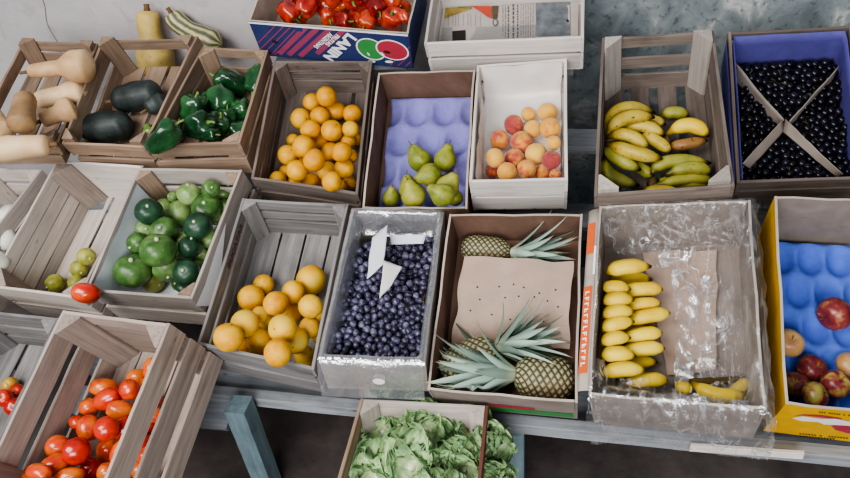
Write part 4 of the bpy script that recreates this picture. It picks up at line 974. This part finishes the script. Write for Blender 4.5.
# white paper in the peach crate
c5=K['T5']; a=c5.W/2-.018; b_=c5.L/2-.018
def fn5(s,t):
    x=lerp(-a,a,s); L=t*(2*b_*.98+c5.H)
    if L<c5.H: return Vector((x,b_-.004*math.sin(L/c5.H*PI),c5.H+.004-L*.98+.002*math.sin(s*9)))
    y=b_-(L-c5.H); return Vector((x,max(y,-b_),.0135))
sheet('paper_lining','T5',fn5,18,40,PAPER_WHITE,'white paper lining the peach crate back wall and floor','paper',.005,16,thick=0,warp=True)
def fn5b(s,t): return Vector((-a+.002+.006*t,lerp(-b_,b_*.55,s),lerp(c5.H+.002+.012*math.sin(s*7),.028,t)))
sheet('paper_lining','T5',fn5b,20,8,PAPER_WHITE,'white paper strip standing along left wall of the peach crate','paper',.005,20,thick=0,warp=True)
# white paper in the zucchini crate
c2=K['L2']; a2=c2.W/2-.017; b2=c2.L/2-.017
def fn2(s,t):
    y=lerp(-b2,b2-.045,s); L=t*(c2.H+2*a2)
    if L<c2.H: return Vector((-a2+.012*L/c2.H,y,lerp(c2.H*.98,.0135,L/c2.H)))
    return Vector((min(-a2+.012+L-c2.H,a2),y,.0135))
sheet('paper_lining','L2',fn2,24,34,PAPER_COOL,'white paper lining left wall and floor of the zucchini crate','paper',.004,14,thick=0,warp=True)
q=[c2.hitx(u,v,c2.W/2+.012) for u,v in ((226,222),(222,262),(214,306),(196,306),(205,285),(216,250))]
mb=MB(); mb.face([mb.vert(p) for p in q]); o=mb.build('paper_flap',INK_WHITE,recalc=False); o.matrix_basis=c2.M; tag(o,'white paper flap hanging outside the zucchini crate, beside grey crate','paper')
# white paper divider among the grapes
z=5.03
def pz(l): return [(u/z+315,v/z+205) for u,v in l]
def leaf(k,corner,hs,name,mat,label,cat,group=None,cr=.003):
    return sheet(name,k,quadfn(k,corner,hs),12,14,mat,label,cat,cr,22,thick=.0012,group=group)
leaf('M2',pz([(290,165),(366,98),(345,300),(262,372)]),(.155,.165,.155,.14),'paper_divider',PAPER_COOL,'white paper divider standing upright among dark grapes','paper')
leaf('M2',pz([(348,280),(442,308),(385,405),(322,470)]),(.157,.142,.142,.148),'paper_divider',PAPER_WHITE,'pointed white paper piece lying on the dark grapes','paper')
leaf('M2',pz([(375,150),(560,150),(545,195),(385,200)]),(.13,.13,.115,.115),'paper_divider',PAPER_COOL,'pale paper strip at the back of the grey grape box','paper')
# cardboard dividers and violet lining of the shaded crate
z7=2.983
def p7(u,v): return (u/z7+730,v/z7+30)
CBD=cardboard('cardboard_divider',('#8f8378','#a89c90'))
def standing(k,A,B,h1,h0,label,lean=0):
    c=K[k]; a=c.loc(c.hit(*A,h1)); b=c.loc(c.hit(*B,h1))
    f=lambda s,t:Vector((*a.lerp(b,s).xy,lerp(h1,h0,t)))
    return sheet('cardboard_divider',k,f,16,6,CBD,label,'divider',.004,12,thick=.002)
standing('T7',p7(15,98),p7(162,268),.125,.05,'cardboard divider from back left corner to the middle of black grapes')
standing('T7',p7(325,108),p7(180,270),.125,.05,'cardboard divider from back right corner to the middle of black grapes')
leaf('T7',[p7(36,398),p7(158,266),p7(160,300),p7(60,412)],(.125,.135,.10,.085),'cardboard_divider',CBD,'cardboard divider from front left corner to the middle of black grapes','divider')
leaf('T7',[p7(166,266),p7(338,432),p7(318,440),p7(160,305)],(.135,.125,.09,.10),'cardboard_divider',CBD,'cardboard divider from front right corner to the middle of black grapes','divider')
c7=K['T7']; a7=c7.W/2-.015; b7=c7.L/2-.015
def lin7(s,t):
    per=s*(4*b7+2*a7)
    if per<2*b7: x,y=-a7,-b7+per
    elif per<2*b7+2*a7: x,y=-a7+per-2*b7,b7
    else: x,y=a7,b7-(per-2*b7-2*a7)
    return Vector((x,y,lerp(c7.H-.004,.012,t)))
sheet('violet_lining','T7',lin7,40,5,CB_VIOLET,'violet cardboard lining inside the crate of black grapes','lining',.002,8,thick=.002,warp=True)
def out7(s,t): return Vector((-c7.W/2-.0040,lerp(-c7.L/2+.01,c7.L/2-.02,s),lerp(c7.H*.93,.02,t)))
sheet('violet_cardboard','T7',out7,14,4,CB_VIOLET,'violet cardboard along the left outside of the black grape crate','cardboard',.0005,8,thick=.001,warp=True)

# ---- old newspaper
NEWS=plain('newsprint','#b3a9a2',.85,.15,.1,10,.3); NEWSD=plain('newsprint_shade','#97928f',.85,.15,.1,10,.3)
cu=K['U2']; ux=cu.W/2-.020; uy=cu.L/2-.020
def nh(x,y): return .022+.02*max(0,(-y-uy+.05)/.05)+.003*math.sin(x*30)
mb=MB(); mb.grid(lambda i,j:Vector((lerp(-ux,ux,i/23),lerp(-uy,uy,j/15),nh(lerp(-ux,ux,i/23),lerp(-uy,uy,j/15)))),24,16)
news=mb.build('newspaper',NEWS,recalc=False); news.matrix_basis=cu.M; tag(news,'old newspaper with pictures lining the shallow white crate','newspaper')
def npatch(name,mat,polys,lift):
    mb=MB()
    for poly in polys:
        ids=[]
        for u,v in poly:
            p=cu.loc(cu.hit(u/5.3125+430,v/5.3125,.03)); p.x=min(max(p.x,-ux),ux); p.y=min(max(p.y,-uy),uy)
            p.z=nh(p.x,p.y)+lift+.003; ids.append(mb.vert(p))
        mb.face(ids)
    return mb.build(name,mat,news,recalc=False)
npatch('picture',plain('news_ochre','#a08a4a',.8,.1,.25,25),[[(70,-40),(225,-40),(215,45),(140,70),(75,90)]],.0)
npatch('picture',plain('news_olive','#77734a',.8,.1,.25,25),[[(150,-40),(228,-40),(222,44),(165,40)]],.0006)
npatch('picture',plain('news_red','#b9523f',.8,.1,.1,25),[[(226,-40),(332,-40),(328,92),(300,80),(228,20)]],.0012)
npatch('picture',plain('news_brown','#5c5040',.8,.1,.2,25),[[(334,-40),(370,-40),(356,92),(332,92)]],.0012)
npatch('picture',plain('news_grey_blue','#6f7377',.8,.1,.35,30),[[(565,-40),(745,-40),(745,180),(565,188)]],.0006)
npatch('picture',plain('news_dull_red','#7a4a48',.8,.1,.3,30),[[(575,75),(645,70),(650,118),(580,122)]],.0012)
npatch('picture',plain('news_light','#b5aca6',.8,.1,.2,30),[[(650,45),(742,20),(742,120),(700,100),(660,120)]],.0012)
npatch('picture',INK_DARK,[[(118,162),(188,158),(188,214),(118,220)]],.0012)
npatch('picture',INK_DARK,[[(672,108),(700,94),(735,98),(742,116),(706,104),(678,118)]],.0018)
npatch('page_shade',NEWSD,[[(60,140),(350,132),(560,128),(560,205),(120,222),(60,222)]],.0003)
ln=[]
for k,(u,w) in enumerate(((385,4),(398,4),(412,10),(438,12),(462,9),(482,3),(495,3),(508,3),(520,3),(533,3),(546,3))):
    v=20-RND.uniform(0,14)
    while v<195:
        l=RND.uniform(6,22) if w>8 else RND.uniform(10,40); ln.append([(u,v),(u+w*.6,v),(u+w*.6,min(v+l,200)),(u,min(v+l,200))]); v+=l+RND.uniform(3,7)
for u in (95,120,135,150,175,200,215,240,265): ln.append([(u,70),(u+1.5,70),(u+1.5,135),(u,135)])
ln+= [[(380+i*9,-30),(385+i*9,-30),(385+i*9,8),(380+i*9,8)] for i in range(12) if i%4]
npatch('printed_columns',plain('news_ink','#5b5450',.85,.1,.1),ln,.001)
npatch('printed_emblem',plain('news_ink_emblem','#6a625e',.85,.1,.1),[ell(346,112,15,20)],.0016); npatch('printed_emblem',NEWS,[ell(346,112,8,13)],.0020)

# ---- pineapples
PIN_t=NT('pineapple_rind'); a=PIN_t.attr('tone').outputs['Fac']; tc=PIN_t.n('TexCoord').outputs['Object']; nn=PIN_t.noise(tc,60,4,.6); n3=PIN_t.noise(tc,9,2,.5)
col=PIN_t.ramp(PIN_t.math('ADD',a,PIN_t.math('MULTIPLY',PIN_t.math('SUBTRACT',nn,.5),.3)),[(.15,'#2b261d'),(.4,'#57523c'),(.65,'#87835e'),(.9,'#aba684')]); col=PIN_t.mix(PIN_t.ramp(n3,[(.5,(0,0,0,1)),(.7,(.5,.5,.5,1))]),col,'#6b4b30')
PIN=PIN_t.bsdf(col,.6,.35,nn,.4,.003)
PL_t=NT('pineapple_leaf'); a=PL_t.attr('gr').outputs['Vector']; sx=PL_t.n('SeparateXYZ'); PL_t.l(a,sx.inputs[0]); tn=PL_t.attr('tone').outputs['Fac']; nn=PL_t.noise(PL_t.mapping(a,(2,30,1)),1,3,.6)
col=PL_t.ramp(sx.outputs[0],[(0,'#b5b79c'),(.25,'#8a9a8a'),(.6,'#9fb3a6'),(.88,'#a5b09e'),(.99,'#8d6f52')]); tv=PL_t.ramp(tn,[(0,(.25,.28,.26,1)),(.5,(.85,.9,.88,1)),(1,(1.35,1.4,1.4,1))]); col=PL_t.mix(1.0,col,tv,'MULTIPLY')  # random leaf tones; their wide spread paints in dark gaps and pale highlights
col=PL_t.mix(PL_t.ramp(nn,[(.5,(0,0,0,1)),(.75,(.4,.4,.4,1))]),col,'#4d5a4a')
PLEAF=PL_t.bsdf(col,.45,.4,nn,.3,.001)
def keep(Cc,p,t):
    c=K['M3']; q=c.loc(Cc+p)
    q.y=max(q.y,-c.L/2+.004)
    if q.z<c.H+.004:
        e=max(0,-c.L/2+.016-q.y)
        if e: q.y=-c.L/2+.016; q.z+=e*.8
        e=max(0,abs(q.x)-c.W/2+.016)
        if e: q.x=math.copysign(c.W/2-.016,q.x); q.z+=e*.8
        q.z=max(q.z,.010)
    return c.M@q-Cc
def pineapple(Cc,axis,R,hl,label,nleaf,ll,spread,seed,lw=.011,group='pineapples in the cardboard box',bendv=None,open_=1.0):
    rnd=random.Random(seed); z=axis.normalized(); x=z.cross(CB).normalized(); y=z.cross(x); mb=MB(); nu,nv=78,56
    def eye(i,j):
        a=i/nu*13; b=j/(nv-1)*9; p=(a+b)%1-.5; q=(a-b)%1-.5
        return max(0,1-max(abs(p),abs(q))*2)
    def P(i,j):
        t=j/(nv-1); zz=-1+2*t; r=(1-abs(zz)**3.2)**.5*(1.0-.06*zz) if abs(zz)<1 else 0; r=max(r,.12)
        e=eye(i,j); k=1+.075*min(e,.55)+(.05 if e>.88 else 0); an=2*PI*i/nu
        return (x*math.cos(an)+y*math.sin(an))*R*r*k+z*hl*zz
    ids=mb.grid(P,nu,nv,closeu=True,t=lambda i,j:min(1,eye(i,j)*1.7)); mb.face(ids[:nu][::-1],0,True); mb.face(ids[-nu:],0,True)
    o=mb.build('pineapple',PIN); o.location=Cc; tag(o,label,'pineapple',group)
    cb=MB()
    for k in range(nleaf):
        f=k/(nleaf-1); az=k*2.39996+rnd.uniform(-.2,.2); el=R_(lerp(82,12,f**.9))*open_
        rad=(x*math.cos(az)+y*math.sin(az)); d=z*math.cos(el)+rad*math.sin(el); L=ll*(.45+.55*math.sin(min(1,.25+f*.9)*PI*.62))*rnd.uniform(.8,1.12)
        b0=z*hl*(.90+.14*f)+rad*R*.30*(1-f); up=(z*math.sin(el)-rad*math.cos(el)); sd=d.cross(up).normalized(); tone=rnd.random(); bend=rnd.uniform(.05,.30)
        if bendv is not None: d=(d+bendv*rnd.uniform(.1,.5)).normalized()
        n=9; rows=[]
        for q in range(n):
            t=q/(n-1); c_=b0+d*L*t-up*L*bend*t*t*(1-.2*f); w=lw*(1.0-.1*t)*(1-t**2.4)+.0004; w*=1.0 if t>.08 else .8
            rows.append([cb.vert(keep(Cc,c_+sd*w*m_+up*(abs(m_)**1.5)*w*.55,t),(t,m_*.5+.5+k,0),tone) for m_ in(-1,-.45,0,.45,1)])
        for q in range(n-1):
            for m_ in range(4): cb.face((rows[q][m_],rows[q][m_+1],rows[q+1][m_+1],rows[q+1][m_]),0,True)
    cb.build('crown',PLEAF,o,recalc=False); return o
def pine(k,body,to,h,Rpx,hlpx,label,**kw):
    c=K[k]; A=c.hit(*body,h); B=c.hit(*to,kw.pop('h2',h)); kk=depth(A)/F; ax=(B-A).normalized(); al=c.R.transposed()@ax; q=c.loc(A); R0,h0=Rpx*kk*1.06,hlpx*kk
    e=[math.sqrt((h0*a_)**2+R0*R0*(1-a_*a_)) for a_ in al]; q.x=min(max(q.x,-c.W/2+.01+e[0]),c.W/2-.01-e[0]); q.y=min(max(q.y,-c.L/2+.01+e[1]),c.L/2-.01-e[1]); q.z=max(q.z,.008+e[2]); A=c.M@q
    ll=kw.pop('llpx')*kk; return pineapple(A,ax,Rpx*kk,hlpx*kk,label,ll=ll,**kw)
pine('M3',(486,250),(520,253),.055,13.5,26,'pineapple lying along the back wall, half under brown paper',nleaf=30,llpx=66,spread=1,seed=3,lw=.011,open_=.5)
pine('M3',(466,362),(507,341),.06,20,32,'pineapple half hidden behind another one, crown pointing right',nleaf=40,llpx=70,spread=1,seed=8,h2=.095,lw=.013,open_=.55,bendv=CR*1.3-CU*.35)
pine('M3',(549,379),(512,374),.065,21.5,31,'pineapple in front right corner with big crown pointing left',nleaf=54,llpx=90,spread=1,seed=5,h2=.085,lw=.015,open_=.52,bendv=-CR*.9-CU*.25)

# ---- lettuce
LT=NT('lettuce_leaf'); a=LT.attr('gr').outputs['Vector']; sx=LT.n('SeparateXYZ'); LT.l(a,sx.inputs[0]); tn=LT.attr('tone').outputs['Fac']; tc=LT.n('TexCoord').outputs['Object']; nn=LT.noise(tc,45,5,.65,.6)
col=LT.ramp(LT.math('ADD',sx.outputs[0],LT.math('MULTIPLY',LT.math('SUBTRACT',nn,.5),.5)),[(.05,'#eef2dc'),(.3,'#cfdcae'),(.6,'#a9c08c'),(.95,'#84a374')]); tv=LT.ramp(tn,[(0,(.5,.56,.48,1)),(.5,(.9,.95,.9,1)),(1,(1.15,1.15,1.1,1))]); col=LT.mix(1.0,col,tv,'MULTIPLY')
LETT=LT.bsdf(col,.5,.35,nn,.6,.004)
RIB=plain('lettuce_heart','#dfe5cf',.5,.35,.06)
def lettuce(P,up,R,label,seed,n=24,flat=1.0):
    rnd=random.Random(seed); z=up.normalized(); x=z.orthogonal().normalized(); y=z.cross(x); mb=MB(); nu,nv=19,16
    for k in range(n):
        f=k/(n-1); az=k*2.39996+rnd.uniform(-.3,.3); el=lerp(R_(30),R_(112),f**.7)*flat; L=R*lerp(.75,1.15,f)*rnd.uniform(.85,1.15); wd=L*rnd.uniform(.50,.68)
        rad=x*math.cos(az)+y*math.sin(az); side=z.cross(rad); tone=rnd.random()*.8+.2*(1-f); ph=rnd.uniform(0,6); o=Vector((rnd.uniform(0,50),0,0))
        def Pp(i,j):
            s=i/(nu-1)*2-1; t=j/(nv-1); e=el*(.35+.85*t); d=z*math.cos(e)+rad*math.sin(e)
            w=wd*(.22+.95*math.sin(min(1,t*.78+.08)*PI)**.7)*(1 if t<.9 else 1-.35*(t-.9)/.1)
            nrm=z*math.sin(e)-rad*math.cos(e); edge=max(abs(s),t**2)
            p=rad*R*.10+d*L*t+side*w*s*(1-.12*abs(s))+nrm*(w*.42*s*s*(1-.7*f)+.15*L*edge**2*math.sin(7*s*(1+t)+ph)+.16*L*edge**2.5*math.sin(17*s+13*t+ph*2)+.07*L*noise.noise(Vector((s*3.5,t*6,0))+o))
            return p
        mb.grid(Pp,nu,nv,g=lambda i,j:(.75*(j/(nv-1))+.35*abs(i/(nu-1)*2-1),i/(nu-1),k),t=tone)
    o=mb.build('lettuce',LETT,recalc=False); o.location=P; tag(o,label,'lettuce','lettuce heads in the low crate')
    h=MB(); h.tube([z*(-.15*R),z*.12*R,z*.30*R],[R*.17,R*.14,R*.04],10); h.build('heart',RIB,o)
cL=K['B2']
for i,(u,v,h,rp,tu,tv,lb) in enumerate(((384,432,.07,24,-.3,.3,'lettuce head at the back left of the low crate'),(378,474,.07,27,-.4,-.3,'lettuce head at left front of the low crate, cut by picture edge'),(470,428,.07,25,.3,.4,'lettuce head at the back right corner of the low crate'),(494,446,.10,21,1.0,.1,'lettuce leaves spilling past the right wall of the low crate'),(494,484,.08,22,1.0,-.2,'lettuce leaves spilling past the right wall, lowest in the picture'),(462,468,.08,28,.3,-.2,'lettuce head right of the middle in the low crate'),(425,432,.09,29,.0,.6,'broad-leaved lettuce head at the back middle of the low crate'),(412,466,.11,31,-.2,.0,'pale-hearted lettuce head in the middle of the low crate'),(440,500,.10,30,.1,-.4,'lettuce head at bottom edge of picture, middle of low crate'))):
    P=cL.hit(u,v,h+.022); lettuce(P,(CB+CR*tu*.8+CU*tv*.8),rp*depth(P)/F,lb,20+i)

# ---- clear film
def film_mat(name,clear,white,glint,sc=1.0,bs=.9):
    t=NT(name); tc=t.n('TexCoord').outputs['Object']; n=t.noise(tc,26*sc,5,.62,1.2); n2=t.noise(t.mapping(tc,(60*sc,14*sc,30*sc)),1,3,.6,.8)
    tr=t.n('BsdfTransparent'); gl=t.n('BsdfGlossy'); gl.inputs['Roughness'].default_value=.10; gl.inputs['Color'].default_value=(1,1,1,1)
    df=t.n('BsdfDiffuse'); df.inputs['Color'].default_value=lin(white); tl=t.n('BsdfTranslucent'); tl.inputs['Color'].default_value=lin(white)
    bu=t.n('Bump'); bu.inputs['Strength'].default_value=bs; bu.inputs['Distance'].default_value=.012; t.l(t.math('ADD',n,t.math('MULTIPLY',n2,.6)),bu.inputs['Height'])
    for q in(gl,df,tl): t.l(bu.outputs[0],q.inputs['Normal'])
    lw=t.n('LayerWeight'); lw.inputs['Blend'].default_value=.45; t.l(bu.outputs[0],lw.inputs['Normal'])
    m1=t.n('MixShader'); m1.inputs[0].default_value=.5; t.l(df.outputs[0],m1.inputs[1]); t.l(tl.outputs[0],m1.inputs[2])
    m2=t.n('MixShader'); m2.inputs[0].default_value=.55; t.l(m1.outputs[0],m2.inputs[1]); t.l(gl.outputs[0],m2.inputs[2])
    rn=t.noise(t.mapping(tc,(11,6,9)),1,4,.6,2.2); rg=t.math('SUBTRACT',1.0,t.math('MULTIPLY',t.math('ABSOLUTE',t.math('SUBTRACT',rn,.5)),34.0)); rg=t.math('MAXIMUM',rg,0.0)  # thin noise ridges: white crease highlights painted into the film
    msk=t.noise(tc,7,2,.5); rg=t.math('MULTIPLY',rg,t.math('MAXIMUM',t.math('MULTIPLY',t.math('SUBTRACT',msk,.42),4.0),0.0))
    n2=t.math('ADD',n2,t.math('MULTIPLY',rg,.55))
    f=t.math('ADD',t.math('MULTIPLY',lw.outputs['Facing'],.30),t.math('MULTIPLY',t.math('MAXIMUM',t.math('SUBTRACT',n2,.5),0.0),glint)); f=t.math('ADD',f,clear); f=t.math('MINIMUM',f,.95)
    m3=t.n('MixShader'); t.l(f,m3.inputs[0]); t.l(tr.outputs[0],m3.inputs[1]); t.l(m2.outputs[0],m3.inputs[2]); t.l(m3.outputs[0],t.out.inputs[0]); return t.m
FILM=film_mat('clear_plastic_film',.03,'#eef0f4',2.8,.6); FILMC=film_mat('cloudy_plastic_film',.45,'#c9cdd6',.9,.35,.6)
def drape(k,name,mat,label,cat,ex,floorh,amp,fq,nu,nv,skip,band=.03,seed=1.0):
    """film over a box: ex = how far it hangs down outside (left, right, front, back)"""
    c=K[k]; W,L,H=c.W/2,c.L/2,c.H; mb=MB(); X0,X1,Y0,Y1=-W-ex[0],W+ex[1],-L-ex[2],L+ex[3]
    def XY(i,j): return lerp(X0,X1,i/(nu-1)),lerp(Y0,Y1,j/(nv-1))
    def P(i,j):
        X,Y=XY(i,j); ox=max(abs(X)-W,0); oy=max(abs(Y)-L,0); d=min(W-abs(X),L-abs(Y))
        fl=floorh(X,Y)
        if d<=0: z=H+.008-max(ox,oy); x=max(-W-.007-.12*ox,min(W+.007+.12*ox,X)); y=max(-L-.008-.30*oy,min(L+.008+.15*oy,Y))
        else: q=min(1,max(0,d-.012)/band); q=q*q*(3-2*q); z=lerp(H+.009,fl,q); x,y=X,Y
        p=Vector((x,y,z)); o=Vector((seed*7,0,0)); s1=p*fq+o
        r=Vector((noise.noise(s1),noise.noise(s1+Vector((0,11,0))),abs(noise.noise(s1*1.3+Vector((0,0,13))))*1.6))
        r+=Vector((0,0,1))*(.5-abs(noise.noise(s1*.5+Vector((3,3,3)))))*.8
        if d<=0: r=Vector((r.x+(1 if X>0 else -1)*(.7 if ox>0 else 0),r.y-(.7 if oy>0 and Y<0 else 0),r.z*.3))
        if abs(d)<.025: r=Vector((r.x*.35,r.y*.35,abs(r.z)*.5))
        return c.w(p+r*amp)
    mb.grid(P,nu,nv,skip=lambda i,j:skip(*XY(i,j)))
    o=mb.build(name,mat,recalc=False); o.matrix_basis=c.M; return tag(o,label,cat)
c4=K['M4']
b4=[c4.loc(c4.hit(u,v,.09)) for u,v in((600,262),(672,262),(672,372),(600,392))]
def sk4(X,Y): return -c4.W/2+.008<X<b4[1].x+.005 and b4[2].y-.03<Y<b4[0].y+.015
drape('M4','plastic_bag',FILM,'clear crinkled plastic bag draped over the banana box','plastic bag',(.0,.055,.16,.0),lambda X,Y:.035 if X>-.05 else .11,.013,20,110,130,sk4,.045,1.3)
sheet('brown_paper','M4',quadfn('M4',((642,252),(716,250),(716,370),(668,376)),(.02,.02,.02,.02)),16,20,[PAPER_BROWN],'brown paper lying on the floor of the banana box','paper',.006,12,thick=0)
cg=K['M2']
def skg(X,Y): return abs(X)<cg.W/2-.026 and -cg.L/2+.020<Y<cg.L/2-.04
drape('M2','plastic_liner',FILMC,'cloudy plastic liner folded over the rim of the grape box','plastic liner',(.0,.0,.115,.0),lambda X,Y:.075,.005,16,60,80,skg,.022,2.1)
